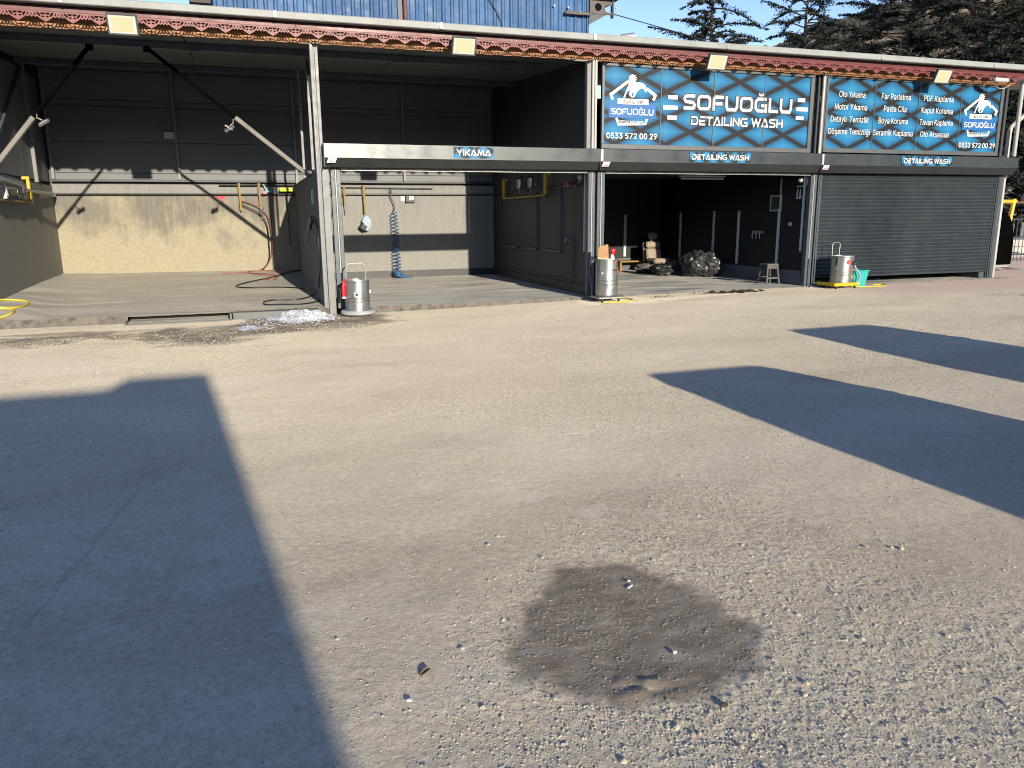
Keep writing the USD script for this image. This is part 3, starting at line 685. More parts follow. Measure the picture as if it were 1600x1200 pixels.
# ------------------------------------------------------------------ lettering
def glyph(ch, t=.17):
    """Wide squared lettering, one unit high: centre-line strokes widened by t."""
    h = 1 - t / 2; b = t / 2; m = .5
    def rr(x0, x1, y0=b, y1=h, r=.24, gap=None):
        P = sbox(x0, y0, x1, y1).buffer(-r).buffer(r, quad_segs=5).exterior
        return LineString(P.coords)
    L = {
        'S': (1.05, [[(1.0, h), (.3, h), (.12, h - .08), (.09, .68), (.2, .53), (.84, .47), (.96, .33), (.93, .14), (.75, b), (.03, b)]]),
        'O': (1.2, [rr(b, 1.2 - b)]), 'D': (1.12, [[(.02, h), (.72, h), (.95, .8), (1.03, .5), (.95, .2), (.72, b), (b, b), (b, .62)]]),
        'F': (.98, [[(b, 0), (b, h - .12), (.25, h), (.98, h)], [(.25, .46), (.86, .46)]]),
        'U': (1.15, [[(b, 1), (b, .3), (.22, b), (.93, b), (1.15 - b, .3), (1.15 - b, 1)]]),
        'G': (1.15, [[(1.08, h), (.3, h), (b, .72), (b, .28), (.3, b), (1.15 - b, b), (1.15 - b, .46), (.6, .46)]]),
        'L': (.9, [[(b, 1), (b, b + .02), (.9, b)]]), 'E': (.95, [[(.93, h), (b, h)], [(b, .5), (.85, .5)], [(b, .62), (b, b), (.95, b)]]),
        'T': (1.0, [[(0, h), (1.0, h)], [(.5, h), (.5, 0)]]), 'A': (1.12, [[(.05, 0), (.48, h), (.62, h), (1.06, 0)], [(.42, b), (.95, b)]]),
        'I': (.2, [[(.1, 0), (.1, 1)]]), 'N': (1.08, [[(b, 0), (b, h), (1.08 - b, b), (1.08 - b, 1)]]),
        'W': (1.5, [[(.04, 1), (.40, b), (.74, .86), (1.08, b), (1.45, 1)]]), 'H': (1.05, [[(b, 0), (b, 1)], [(1.05 - b, 0), (1.05 - b, 1)], [(b, .5), (1.05 - b, .5)]]),
        'Y': (1.05, [[(.04, 1), (.52, .45), (1.0, 1)], [(.52, .5), (.52, 0)]]), 'K': (1.0, [[(b, 0), (b, 1)], [(.93, 1), (.3, .5), (.95, 0)]]),
        'M': (1.35, [[(.06, 0), (.3, h), (.67, .2), (1.04, h), (1.28, 0)]]), 'V': (1.08, [[(.04, 1), (.54, b), (1.04, 1)]]),
        'P': (1.0, [[(b, 0), (b, h), (.8, h), (.93, .8), (.9, .55), (.72, .42), (b, .42)]]),
    }
    base = {'Ğ': 'G', 'İ': 'I'}.get(ch, ch)
    w, strokes = L[base]
    S = [(s if hasattr(s, 'buffer') else LineString(s)).buffer(t / 2, cap_style='flat', join_style='mitre', mitre_limit=1.6) for s in strokes]
    if ch == 'Ğ': S.append(LineString([(.38, 1.27), (.46, 1.15), (.69, 1.15), (.77, 1.27)]).buffer(.055, cap_style='flat'))
    if ch == 'İ': S.append(sbox(.0, 1.12, .2, 1.28))
    return unary_union(S), w


def wordshape(text, x0, x1, z0, z1, t=.17, gap=.16):
    x, S = 0.0, []
    for ch in text:
        if ch == ' ': x += .5; continue
        g, w = glyph(ch, t); S.append(affinity.translate(g, x, 0)); x += w + gap
    u = unary_union(S); wd = x - gap
    return affinity.affine_transform(u, [(x1 - x0) / wd, 0, 0, z1 - z0, x0, z0])


def plain(text, x0, x1, z, h, y, bold=False, depth=.003):
    m = meshkit.text_mesh(text, h, depth, bold)
    b = m.bounds; s = (x1 - x0) / (b[1][0] - b[0][0])
    m.apply_translation([-b[0][0], 0, 0])
    return onwall(m, x0, y, z, s)


# ------------------------------------------------------------------ window signs
def LG(zx, zy, dx):
    px = zx / 8 + 930
    return (5.182 + (px - 950) * .01345 + dx, 3.823 - ((zy / 8 + 90 - 148) - .052 * (px - 956)) * .01062)


HORSE = [(432, 205), (455, 190), (462, 205), (490, 205), (478, 222), (505, 240), (482, 247), (507, 268), (484, 272), (492, 296), (530, 300), (575, 310), (605, 328), (622, 365), (624, 438), (604, 408), (585, 380), (562, 378), (530, 400), (507, 430), (490, 470), (472, 500), (452, 498), (466, 470), (472, 436), (455, 438), (440, 455), (446, 485), (442, 500), (420, 475), (414, 440), (430, 408), (410, 405), (385, 425), (370, 470), (364, 500), (344, 498), (365, 440), (390, 370), (410, 310), (400, 285), (404, 262), (412, 240), (414, 218)]


def emblem(win, dx, y):
    q = lambda P: [LG(a, b, dx) for a, b in P]
    add('horse_emblem', ext(Polygon(q(HORSE)).buffer(.004).buffer(-.002), .003, y), 'letter_white', win)
    t = .055
    roof = unary_union([LineString(q([(402, 285), (190, 458), (212, 528)])).buffer(t / 2, cap_style='flat', join_style='mitre'), LineString(q([(632, 385), (742, 478), (716, 542)])).buffer(t / 2, cap_style='flat', join_style='mitre')])
    tray = LineString(q([(262, 772), (290, 858), (622, 858), (648, 780)])).buffer(.024, cap_style='flat', join_style='mitre')
    add('house_outline', ext(unary_union([roof, tray]), .003, y), 'letter_white', win)
    (xa, zb), (xb, za) = LG(165, 752, dx), LG(752, 552, dx)
    pl = add('name_plate', ext(sbox(xa, 3.42, xb, 3.70), .003, y), 'logo_blue', win)
    add('lettering', ext(wordshape('SOFUOĞLU', xa + .05, xb - .05, 3.48, 3.59, .19), .003, y - .0035), 'letter_white', pl)
    (xa, _), (xb, _) = LG(272, 512, dx), LG(655, 585, dx)
    pl = add('name_plate', ext(sbox(xa, 3.665, xb, 3.765), .003, y - .004), 'letter_white', win)
    add('lettering', ext(wordshape('AUTO VİP', xa + .11, xb - .11, 3.678, 3.735, .2), .003, y - .0075), 'letter_dark', pl)
    (xa, _), (xb, _) = LG(292, 780, dx), LG(622, 800, dx)
    add('lettering', ext(wordshape('DETAILING WASH', xa, xb, 3.325, 3.375, .2), .003, y), 'letter_white', win)
    add('phone_number', plain('0533 572 00 29', 5.15 + dx, 6.22 + dx, 3.05, .10, y, True), 'letter_white', win)


def sign_window(name, label, xs, z0, z1, group=None):
    X0, X1 = xs[0], xs[-1]
    w = thing(name, label, 'window sign', (X0, .06, z0))
    add('frame', [bx(X0, X1, .03, .10, z0, z0 + .085, .004), bx(X0, X1, .03, .10, z1 - .075, z1, .004), bx(X0, X0 + .05, .035, .10, z0 + .085, z1 - .075, .004), bx(X1 - .09, X1, .035, .10, z0 + .085, z1 - .075, .004)], 'frame_alu', w)
    for k in range(len(xs) - 1):
        a, b = xs[k] + (.05 if k == 0 else .004), xs[k + 1] - (.09 if k == len(xs) - 2 else .004)
        dy = .004 * (k % 2)
        pn = add('pane', bx(a, b, .060 + dy, .068 + dy, z0 + .085, z1 - .075), 'print_large', w)
        if k: add('glazing_bar', bx(a - .012, a + .004, .050, .0595, z0 + .03, z1 - .03), 'frame_alu', pn)
    return w


S3 = sign_window('window_sign', 'wide blue sign with large white SOFUOĞLU DETAILING WASH lettering', [5.045, 6.285, 7.445, 8.605, 9.78], 2.86, 4.40)
ys = .0575
emblem(S3, 0.0, ys)
big = wordshape('SOFUOĞLU', 6.77, 9.27, 3.615, 3.895, .2)
add('letter_outline', ext(big.buffer(.022), .002, ys + .001), 'letter_dark', S3, smooth=False)
add('shop_name', ext(big, .003, ys - .0015), 'letter_white', S3, smooth=False)
sub = wordshape('DETAILING WASH', 6.95, 9.07, 3.335, 3.50, .19)
add('letter_outline', ext(sub.buffer(.015), .002, ys + .001), 'letter_dark', S3, smooth=False)
add('shop_name', ext(sub, .003, ys - .0015), 'letter_white', S3, smooth=False)
bars = [sbox(6.43, 3.79, 6.64, 3.865), sbox(6.33, 3.60, 6.645, 3.675), sbox(6.43, 3.42, 6.64, 3.495), sbox(9.40, 3.845, 9.58, 3.92), sbox(9.38, 3.67, 9.66, 3.745), sbox(9.38, 3.50, 9.57, 3.57)]
add('sign_bars', ext(unary_union(bars), .003, ys - .0015), 'letter_white', S3)

S4 = sign_window('window_sign', 'blue sign listing services from Oto Yıkama to Oto Aksesuar beside a horse emblem', [10.09, 11.35, 12.525, 13.71, 14.93], 2.88, 4.42)
emblem(S4, 8.62, ys)
cols = [([('Oto Yıkama', 10.42, 11.09), ('Motor Yıkama', 10.33, 11.16), ('Detaylı  Temizlik', 10.25, 11.23), ('Döşeme Temizliği', 10.21, 11.28)]),
        ([('Far Parlatma', 11.52, 12.30), ('Pasta Cila', 11.60, 12.21), ('Boya Koruma', 11.49, 12.28), ('Seramik Kaplama', 11.37, 12.44)]),
        ([('PDF Kaplama', 12.66, 13.49), ('Kaput Koruma', 12.62, 13.50), ('Tavan Kaplama', 12.60, 13.53), ('Oto Aksesuar', 12.65, 13.47)])]
for ci, c in enumerate(cols):
    for ri, (tx, xa, xb) in enumerate(c):
        add('service_text', plain(tx, xa, xb, 3.985 - ri * .245, .115, ys), 'letter_white', S4, smooth=False)

# ------------------------------------------------------------------ roller shutters
def shutter(label, x0, x1, word, wx0, wx1, gl, gr, closed=False):
    s = thing('roller_shutter', label, 'roller shutter', ((x0 + x1) / 2, 0, .1))
    P = Polygon([(-.25, 2.60), (-.245, 2.825), (-.235, 2.832), (.02, 2.836), (.02, 2.60)])
    g = trimesh.creation.extrude_polygon(P, x1 - x0 - .004); vv = g.vertices.copy()
    g.vertices = np.stack([x0 + vv[:, 2], vv[:, 0], vv[:, 1]], -1)
    hp = add('housing', g, 'housing_paint', s)
    P = Polygon([(-.245, 2.598), (-.17, 2.455), (-.15, 2.45), (.0, 2.45), (.0, 2.598)])
    g = trimesh.creation.extrude_polygon(P, x1 - x0 - .004); vv = g.vertices.copy()
    g.vertices = np.stack([x0 + vv[:, 2], vv[:, 0], vv[:, 1]], -1)
    add('housing_skirt', g, 'housing_skirt', s)
    add('end_cap', bx(x0 - .012, x0 - .001, -.255, .02, 2.45, 2.838, .003), 'housing_paint', s)
    add('end_cap', bx(x1 - .0025, x1 + .0075, -.2545, .02, 2.451, 2.837, .003), 'housing_paint', s)
    add('housing_seam', bx(x0 + .0, x0 + .05, -.256, -.2515, 2.61, 2.82), 'steel_dull', s)
    st_ = add('sticker', ext(Polygon([(x0 + .02, 2.515), (x0 + .16, 2.515), (x0 + .20, 2.60), (x0 + .06, 2.60)]), .002, -.252), 'sticker_white', s)
    add('sticker_print', ext(unary_union([sbox(x0 + .06, 2.527, x0 + .15, 2.54), sbox(x0 + .08, 2.575, x0 + .16, 2.585)]), .002, -.2545), 'sticker_red', st_)
    plate = add('sign_plate', bx(wx0, wx1, -.2575, -.251, 2.622, 2.81), 'print_small', s)
    ws = wordshape(word, wx0 + .05, wx1 - .05, 2.665, 2.765, .2)
    add('lettering', ext(ws.buffer(.009), .002, -.258), 'letter_dark', plate, smooth=False)
    add('lettering', ext(ws, .003, -.2605), 'letter_white', plate, smooth=False)
    for a, b in (gl, gr):
        c = (a + b) / 2
        add('guide_rail', [bx(a, c - .012, -.03, .085, .09, 2.449, .005), bx(c + .012, b, -.03, .085, .09, 2.449, .005), bx(c - .012, c + .012, .0, .085, .09, 2.449)], 'guide_paint', s)
        add('guide_seal', bx(c - .008, c + .008, -.036, -.001, .7, 2.44), 'pipe_white' if not closed else 'guide_paint', s)
    if closed:
        zb, zt, n = .325, 2.46, 28
        ph = (zt - zb) / n
        prof = [(0, 0), (-.004, .004), (-.004, ph * .18)] + [(-.004 - .016 * math.sin(math.pi * t), ph * (.18 + .72 * t)) for t in np.linspace(.08, .92, 7)] + [(-.004, ph * .92), (0, ph * .97)]
        P = Polygon(prof + [(.012, ph * .97), (.012, 0)])
        for k in range(n):
            g = trimesh.creation.extrude_polygon(P, x1 - x0); vv = g.vertices.copy()
            a, b = gl[1] - .02, gr[0] + .02
            g.vertices = np.stack([a + vv[:, 2] * (b - a) / (x1 - x0), .02 + vv[:, 0] + .0025 * rng.random(), zb + k * ph + vv[:, 1] + .0012 * (rng.random() - .5)], -1)
            add('slat', g, 'shutter_paint', s, smooth=40)
        add('bottom_bar', bx(gl[1] - .01, gr[0] + .01, .008, .05, zb - .05, zb - .002, .005), 'shutter_paint', s)
        add('floor_foot', bx(gr[0] - .22, gr[0] - .07, .0, .06, .1, zb - .055, .005), 'guide_paint', s)
    else:
        add('bottom_bar', bx(gl[1] + .01, gr[0] - .01, -.02, .03, 2.405, 2.447, .005), 'steel_dull', s)
    return s


shutter('open roller shutter with pale metal housing marked YIKAMA', -.06, 4.89, 'YIKAMA', 2.12, 2.835, (.04, .20), (4.76, 4.90))
shutter('open roller shutter marked DETAILING WASH above the black bay', 4.90, 9.84, 'DETAILING WASH', 6.765, 8.135, (4.945, 5.10), (9.80, 9.955))
shutter('closed dark grey roller shutter of horizontal slats', 9.85, 15.25, 'DETAILING WASH', 11.91, 13.28, (9.99, 10.08), (14.98, 15.055), True)

# ------------------------------------------------------------------ flood lights
def flood(label, x, roll=0):
    t = thing('flood_light', label, 'flood light', (x, -.36, 4.40), 0, None)
    R = trimesh.transformations.rotation_matrix(math.radians(24), [1, 0, 0])
    def pose(m):
        m.apply_transform(R); m.apply_translation([x, -.44, 4.40]); return m
    w, h = .205, .145
    add('case', pose(trimesh.util.concatenate([bx(-w, w, .0, .055, -h, h, .012), bx(-w + .03, w - .03, .055, .085, -h + .03, h - .03, .01)])), 'lamp_case', t)
    add('rim', pose(trimesh.util.concatenate([bx(-w, w, -.012, 0, h - .022, h, .003), bx(-w, w, -.012, 0, -h, -h + .022, .003), bx(-w, -w + .022, -.012, 0, -h + .022, h - .022, .003), bx(w - .022, w, -.012, 0, -h + .022, h - .022, .003)])), 'lamp_case', t)
    le = add('lens', pose(bx(-w + .024, w - .024, -.006, -.001, -h + .024, h - .024)), 'lamp_reflector', t)
    add('led_field', pose(bx(-w + .06, w - .06, -.0085, -.0065, -h + .05, h - .04)), 'lamp_lens', le)
    br = [bar((x - w - .012, -.44, 4.40), (x - w - .012, -.33, 4.47), .008, .03), bar((x + w + .012, -.44, 4.40), (x + w + .012, -.33, 4.47), .008, .03), bx(x - w - .016, x + w + .016, -.335, -.318, 4.45, 4.49)]
    add('bracket', br, 'dark_trim', t)
    return t


flood('flood light leftmost on the eaves, above the open bay', -2.845)
flood('flood light on the eaves above the word YIKAMA', 2.29)
flood('flood light on the eaves above the wide SOFUOĞLU sign', 7.165)
flood('flood light on the eaves above the service list sign', 12.60)

# ------------------------------------------------------------------ drum vacuums on castors
def castor(x, y, z, r=.03):
    return [cyl((x - .012, y, z + r), r, .024, 12, 'x'), bx(x - .018, x + .018, y - .012, y + .02, z + r * 1.4, z + r * 2.5)]


def vacuum(label, c, r, h, zb, group=None):
    t = thing('drum_vacuum', label, 'drum vacuum', c, group=group)
    x, y, z = c
    z0 = z + zb
    prof = [(r * .93, 0), (r * .985, .012), (r, .03)]
    for f in (.33, .42):
        prof += [(r, h * f - .012), (r + .006, h * f - .004), (r + .006, h * f + .004), (r, h * f + .012)]
    prof += [(r, h - .03), (r + .008, h - .022), (r + .010, h - .010), (r + .006, h), (r - .004, h), (r - .006, h - .02), (r - .006, h - .25), (0, h - .25)]
    add('drum', lathe([(0, 0)] + prof, 44, (x, y, z0)), 'steel', t, smooth=35)
    return t, x, y, z0


GZ = lambda x, y: float(gz(x, y))
c = (.335, -.40, GZ(.335, -.4))
VA, x, y, z0 = vacuum('open steel drum vacuum on a grey ring bumper, below the first post', c, .205, .53, .075)
add('bumper_ring', lathe([(.17, .03), (.27, .025), (.292, .045), (.292, .08), (.27, .098), (.215, .10), (.20, .078), (.17, .072)], 40, c), 'grey_hose', VA)
add('handle', tube([(x - .165, y + .08, z0 + .40), (x - .165, y + .08, z0 + .72), (x - .14, y + .08, z0 + .775), (x - .09, y + .08, z0 + .80), (x + .09, y + .08, z0 + .80), (x + .14, y + .08, z0 + .775), (x + .165, y + .08, z0 + .72), (x + .165, y + .08, z0 + .40)], .0125, 10), 'steel_dull', VA)
add('inlet_plate', [bx(x - .085, x + .005, y - .205, y - .188, z0 + .26, z0 + .335, .006)], 'steel_dull', VA)
add('inlet_port', cyl((x - .04, y - .222, z0 + .298), .024, .03, 16, 'y'), 'black_rubber', VA)
for k, a in enumerate((.4, 2.2, 3.9, 5.6)):
    add('castor', castor(x + .2 * math.cos(a), y + .2 * math.sin(a), c[2] - .004), 'black_rubber', VA)
add('latch', [bx(x + .195, x + .225, y - .05, y - .02, z0 + .30, z0 + .36, .004)], 'steel_dull', VA)
SG = thing('spray_gun', 'red and black spray bottle hung on the rim of the vacuum below the first post', 'spray bottle', (x - .235, y - .05, z0 + .22))
a, b_ = x - .235, y - .05
add('bottle', lathe([(0, 0), (.026, .004), (.03, .02), (.03, .17), (.022, .20), (.014, .215), (.014, .23), (0, .23)], 16, (a, b_, z0 + .26)), 'red_plastic', SG)
add('nozzle', [bar((a, b_, z0 + .50), (a + .055, b_ - .02, z0 + .55), .03, .035, c=.006), bar((a + .02, b_, z0 + .51), (a + .04, b_, z0 + .45), .015, .015)], 'red_plastic', SG)
add('clip', [bx(a - .03, a + .03, b_ - .032, b_ + .03, z0 + .225, z0 + .258, .005)], 'white_plastic', SG)
add('trigger', bar((a - .02, b_, z0 + .505), (a + .03, b_, z0 + .50), .03, .03), 'black_rubber', SG)

c = (4.885, -.62, GZ(4.885, -.62))
VB, x, y, z0 = vacuum('tall steel drum vacuum holding a cardboard flap, between YIKAMA bay and black bay', c, .205, .68, .105)
add('base_plate', [bx(x - .25, x + .22, y - .22, y + .22, c[2] + .07, c[2] + .10, .008)], 'steel_dull', VB)
for sx in (-1, 1):
    for sy in (-1, 1): add('castor', castor(x + sx * .17, y + sy * .17, c[2] + .0), 'black_rubber', VB)
add('name_strip', trimesh.util.concatenate([bar((x + .02 + .205 * 0, y - .208, z0 + .485), (x + .12, y - .175, z0 + .485), .004, .022)]), 'black_rubber', VB)
add('sticker', bar((x + .15, y - .146, z0 + .46), (x + .185, y - .1, z0 + .46), .004, .14), 'sticker_red', VB)
add('sticker', bar((x + .04, y - .2065, z0 + .635), (x + .075, y - .197, z0 + .635), .004, .03), 'sticker_red', VB)
add('knob', cyl((x - .16, y - .155, z0 + .43), .018, .03, 12, 'y'), 'white_plastic', VB)
add('cable', tube([(x - .21, y + .05, z0 + .62), (x - .27, y + .08, z0 + .72), (x - .29, y + .12, z0 + .6), (x - .25, y + .15, z0 + .2), (x - .24, y + .16, c[2] + .02)], .010, 8, 40), 'black_rubber', VB)
CB = thing('cardboard_flap', 'torn piece of brown cardboard standing in the tall vacuum drum', 'cardboard', (x - .09, y, z0 + .6))
P = Polygon([(x - .20, z0 + .70), (x - .195, z0 + .86), (x - .17, z0 + .90), (x - .02, z0 + .945), (x + .005, z0 + .935), (x + .02, z0 + .68), (x + .0, z0 + .55), (x - .15, z0 + .55)])
add('sheet', ext(P.segmentize(.03), .012, y - .02), 'cardboard', CB)
add('torn_edge', ext(LineString([(x - .2, z0 + .705), (x - .12, z0 + .69), (x + .02, z0 + .685)]).buffer(.009), .005, y - .033), 'cream_plastic', CB)
SB = thing('spray_bottle', 'white spray bottle with red head in the tall vacuum drum', 'spray bottle', (x + .1, y, z0 + .45))
add('bottle', lathe([(0, 0), (.05, .005), (.055, .03), (.052, .17), (.03, .25), (.018, .28), (0, .28)], 18, (x + .095, y - .02, z0 + .50)), 'white_plastic', SB)
add('spray_head', [lathe([(0, 0), (.03, .002), (.042, .03), (.046, .06), (.036, .10), (0, .115)], 18, (x + .105, y - .02, z0 + .755)), bar((x + .06, y - .02, z0 + .82), (x + .15, y - .03, z0 + .845), .03, .035, c=.006)], 'red_plastic', SB)
add('trigger', bar((x + .055, y - .02, z0 + .845), (x + .02, y - .03, z0 + .77), .018, .022), 'black_rubber', SB)
solo('yellow_cable', tube([(4.70, -.93, .085), (4.95, -1.0, .09), (5.2, -.95, .09), (5.36, -.78, .092), (5.34, -.55, .10), (5.22, -.42, .115), (5.05, -.40, .12)], .012, 8, 60), 'yellow_hose', 'yellow cable looped on the ground round the tall drum vacuum', 'cable')

c = (10.38, -.46, GZ(10.38, -.46))
VC, x, y, z0 = vacuum('shiny steel drum vacuum on a yellow trolley, before the closed shutter', c, .225, .57, .10)
add('trolley', [bx(x - .36, x + .26, y - .25, y + .27, c[2] + .055, c[2] + .098, .008), bx(x - .36, x + .26, y - .262, y - .25, c[2] + .06, c[2] + .125, .003), bx(x - .375, x - .36, y - .25, y + .27, c[2] + .06, c[2] + .125, .003)], 'yellow_paint', VC)
for sx, sy in ((-.28, -.19), (.2, -.19), (-.28, .2), (.2, .2)): add('castor', castor(x + sx, y + sy, c[2] - .002, .027), 'black_rubber', VC)
add('handle', tube([(x - .10, y + .2, z0 + .55), (x - .10, y + .2, z0 + .80), (x - .07, y + .2, z0 + .83), (x + .06, y + .2, z0 + .83), (x + .09, y + .2, z0 + .80), (x + .08, y + .2, z0 + .55)], .008, 8), 'steel_dull', VC)
for a in (-2.75, -.35):
    ca, sa = math.cos(a), math.sin(a)
    add('latch', [bar((x + .232 * ca, y + .232 * sa, z0 + .38), (x + .236 * ca, y + .236 * sa, z0 + .54), .03, .018, (ca, sa, 0))], 'black_rubber', VC)
add('motor_head', [bx(x + .06, x + .2, y - .24, y - .17, z0 + .38, z0 + .46, .01)], 'black_rubber', VC)
add('sticker', ext(Point(x - .03, z0 + .445).buffer(.045), .004, y - .2245), 'sticker_red', VC)
for k in range(5):
    add('sticker_letter', bar((x + .0 + k * .028, y - .2285 + .010 * (k * .55) ** 1.5 * .35, z0 + .285), (x + .018 + k * .028, y - .2280 + .010 * ((k + .6) * .55) ** 1.5 * .35, z0 + .285), .004, .03), 'sticker_red', VC)
add('label', bar((x + .075, y - .216, z0 + .15), (x + .135, y - .184, z0 + .15), .004, .09), 'yellow_paint', VC)
add('suction_hose', tube([(x + .22, y - .02, z0 + .40), (x + .27, y - .04, z0 + .42), (x + .30, y - .06, z0 + .32), (x + .40, y - .08, z0 + .18), (x + .42, y - .08, z0 + .08), (x + .34, y - .08, z0 + .0), (x + .22, y - .08, z0 + .0)], .018, 10, 50), 'grey_hose', VC)
TB = thing('teal_tub', 'turquoise plastic tub beside the shiny vacuum', 'tub', (10.88, -.3, .1))
x, y, z = 10.90, -.32, GZ(10.9, -.3) + .004
def frust(x, y, z0, z1, a0, b0, a1, b1):
    return trimesh.convex.convex_hull(np.array([(x + sx * a, y + sy * b, zz) for zz, a, b in ((z0, a0, b0), (z1, a1, b1)) for sx in (-1, 1) for sy in (-1, 1)]))
import manifold3d as m3d
def man(t): return m3d.Manifold(m3d.Mesh(np.asarray(t.vertices, np.float32), np.asarray(t.faces, np.uint32)))
add('tub_body', man(frust(x, y, z, z + .33, .155, .11, .20, .14)) - man(frust(x, y, z + .01, z + .34, .148, .103, .193, .133)), 'teal_plastic', TB)
add('tub_rim', man(frust(x, y, z + .325, z + .345, .215, .155, .217, .157)) - man(frust(x, y, z + .3, z + .36, .19, .13, .192, .132)), 'teal_plastic', TB)
add('tub_grip', bx(x - .05, x + .05, y - .158, y - .142, z + .27, z + .31, .004), 'teal_plastic', TB)
solo('yellow_cable', tube([(10.65, -.5, .118), (10.9, -.62, .118), (11.25, -.62, .118), (11.55, -.5, .118), (11.62, -.38, .118), (11.4, -.28, .118)], .012, 8, 50), 'yellow_hose', 'yellow cable on the ruddy ground beside the turquoise tub', 'cable')

# ------------------------------------------------------------------ pipes, hoses and tools in the wash bays
solo('wall_pipe', [tube([(-5.3, YB - .05, 2.195), (-.13, YB - .05, 2.195)], .024, 10)] , 'pipe_black', 'black pipe along the back wall of the open bay', 'pipe')
solo('wall_pipe', [tube([(-.02, YB - .05, 2.195), (4.70, YB - .05, 2.195), (4.79, YB - .08, 2.20), (4.79, 1.0, 2.22), (4.79, .55, 2.225)], .022, 10)], 'pipe_black', 'black pipe along the back and side wall of the YIKAMA bay', 'pipe')
solo('tool_rail', tube([(-1.9, YB - .10, 2.40), (-.15, YB - .10, 2.40)], .014, 8), 'pipe_black', 'thin black tool rail in the open bay', 'rail')
solo('tool_rail', tube([(.2, YB - .10, 2.37), (3.2, YB - .10, 2.34)], .010, 8), 'pipe_black', 'thin black tool rail in the YIKAMA bay', 'rail')


def lance(label, x, z1, z0, strap_to, extra=None):
    t = thing('spray_lance', label, 'spray lance', (x, YB - .12, z1))
    add('strap', [bx(x - .02, x + .02, YB - .16, YB - .13, strap_to, z1 + .03, .004), bx(x - .03, x + .03, YB - .165, YB - .08, z1 + .02, z1 + .06, .004)], 'ochre_strap', t)
    add('tube', tube([(x - .03, YB - .11, z1), (x - .01, YB - .11, (z1 + z0) / 2), (x + .01, YB - .11, z0)], .011, 8), 'steel_dull', t)
    if extra: extra(t)
    return t


lance('ochre strapped lance hanging left on the open bay wall', -1.455, 2.39, 1.80, 1.82)
lance('ochre strapped lance with two hoses on the open bay wall', -1.01, 2.39, 1.62, 1.85, lambda t: add('grip', [bar((-1.03, YB - .13, 1.80), (-.99, YB - .13, 1.70), .05, .06, c=.01), bar((-1.0, YB - .13, 1.75), (-.95, YB - .13, 1.86), .035, .04)], 'black_rubber', t))
solo('black_hose', tube([(-1.46, 6.08, 1.99), (-1.25, 6.07, 1.87), (-1.06, 6.06, 1.76), (-.96, 6.06, 1.64), (-.885, 6.06, 1.41), (-.88, 6.06, 1.09), (-.89, 6.06, .74), (-1.0, 6.07, .50), (-1.1, 6.02, .425)], .012, 8, 70), 'black_hose', 'black hose hanging from the lances on the open bay wall', 'hose')
solo('red_hose', tube([(-1.44, 6.10, 2.05), (-1.0, 6.08, 1.86), (-.9, 6.07, 1.75), (-.825, 6.07, 1.5), (-.805, 6.07, 1.25), (-.825, 6.07, .85), (-.92, 6.08, .59), (-1.07, 6.05, .45), (-1.3, 5.9, .40)] + [(a, b, c_ + .012) for a, b, c_ in [(-1.98, 5.53, .385), (-1.55, 5.56, .385), (-1.22, 5.36, .375), (-1.01, 5.18, .365), (-.82, 5.01, .355), (-.73, 5.75, .39), (-1.04, 5.95, .40), (-1.32, 5.9, .40), (-1.23, 5.23, .375), (-.93, 5.04, .355), (-.8, 4.4, .335), (-.91, 4.08, .315), (-1.09, 4.28, .325)]], .012, 8, 220), 'red_hose', 'faded red hose falling to a tangle on the open bay floor', 'hose')
bh = [(-.13, 5.9, .40), (-.6, 5.22, .365), (-.78, 4.75, .345), (-1.03, 4.34, .325), (-1.35, 3.85, .305), (-1.59, 3.39, .285), (-1.65, 3.06, .275), (-1.54, 2.88, .265), (-1.19, 2.79, .26), (-.72, 2.7, .255), (-.44, 2.49, .245), (-.3, 2.17, .23), (-.2, 1.6, .205), (-.16, 1.23, .19), (-.17, .9, .175), (-.24, .62, .165), (-.41, .4, .155), (-.63, .31, .15), (-.91, .37, .152), (-1.14, .43, .154), (-1.18, .62, .163), (-1.13, .84, .172), (-.89, .93, .177), (-.59, .91, .176), (-.4, 1.11, .186), (-.28, 1.44, .2), (-.215, 1.3, .28), (-.215, .6, .46), (-.21, .2, .75), (-.21, .1, 1.06), (-.21, .13, 1.36), (-.21, .42, 1.56), (-.21, 1.12, 1.62)]
solo('black_hose', tube([(a, b, max(c_, float(floor1(np.array(a), np.array(b))) + .014) if c_ < .41 else c_) for a, b, c_ in bh], .013, 8, 260), 'black_hose', 'long black hose looped over the floor from the partition', 'hose')
PG = thing('pressure_gun', 'grey pressure washer gun hanging on the partition', 'spray gun', (-.21, 1.3, 1.6))
add('holder', bx(-.25, -.19, 1.1, 1.3, 1.53, 1.66, .006), 'dark_trim', PG)
add('barrel', tube([(-.24, 1.25, 1.62), (-.24, 1.7, 1.50), (-.24, 2.2, 1.36), (-.24, 3.0, 1.12)], .014, 8, 20), 'grey_hose', PG)
add('grip', bar((-.24, 1.2, 1.56), (-.24, 1.28, 1.42), .035, .05, c=.01), 'black_rubber', PG)
for k, (x, lab) in enumerate(((-.40, 'wide yellow green wash brush beside the pink squeegee'), (-.09, 'small yellow green wash brush nearest the partition'))):
    t = thing('wash_brush', lab, 'brush', (x, YB - .16, 2.30))
    w = .16 if k == 0 else .11
    add('bristles', [bx(x - w, x + w, YB - .24, YB - .10, 2.255, 2.32, .02)], 'green_brush', t)
    add('brush_back', [bx(x - w + .02, x + w - .02, YB - .22, YB - .12, 2.321, 2.35, .008)], 'yellow_paint', t)
    add('pole', tube([(x, YB - .13, 2.26), (x + .02, YB - .10, 1.0 if k == 0 else 1.5)], .012, 8), 'pipe_black', t)
t = thing('squeegee', 'pink and teal squeegee hanging on the open bay rail', 'squeegee', (-.82, YB - .15, 2.27))
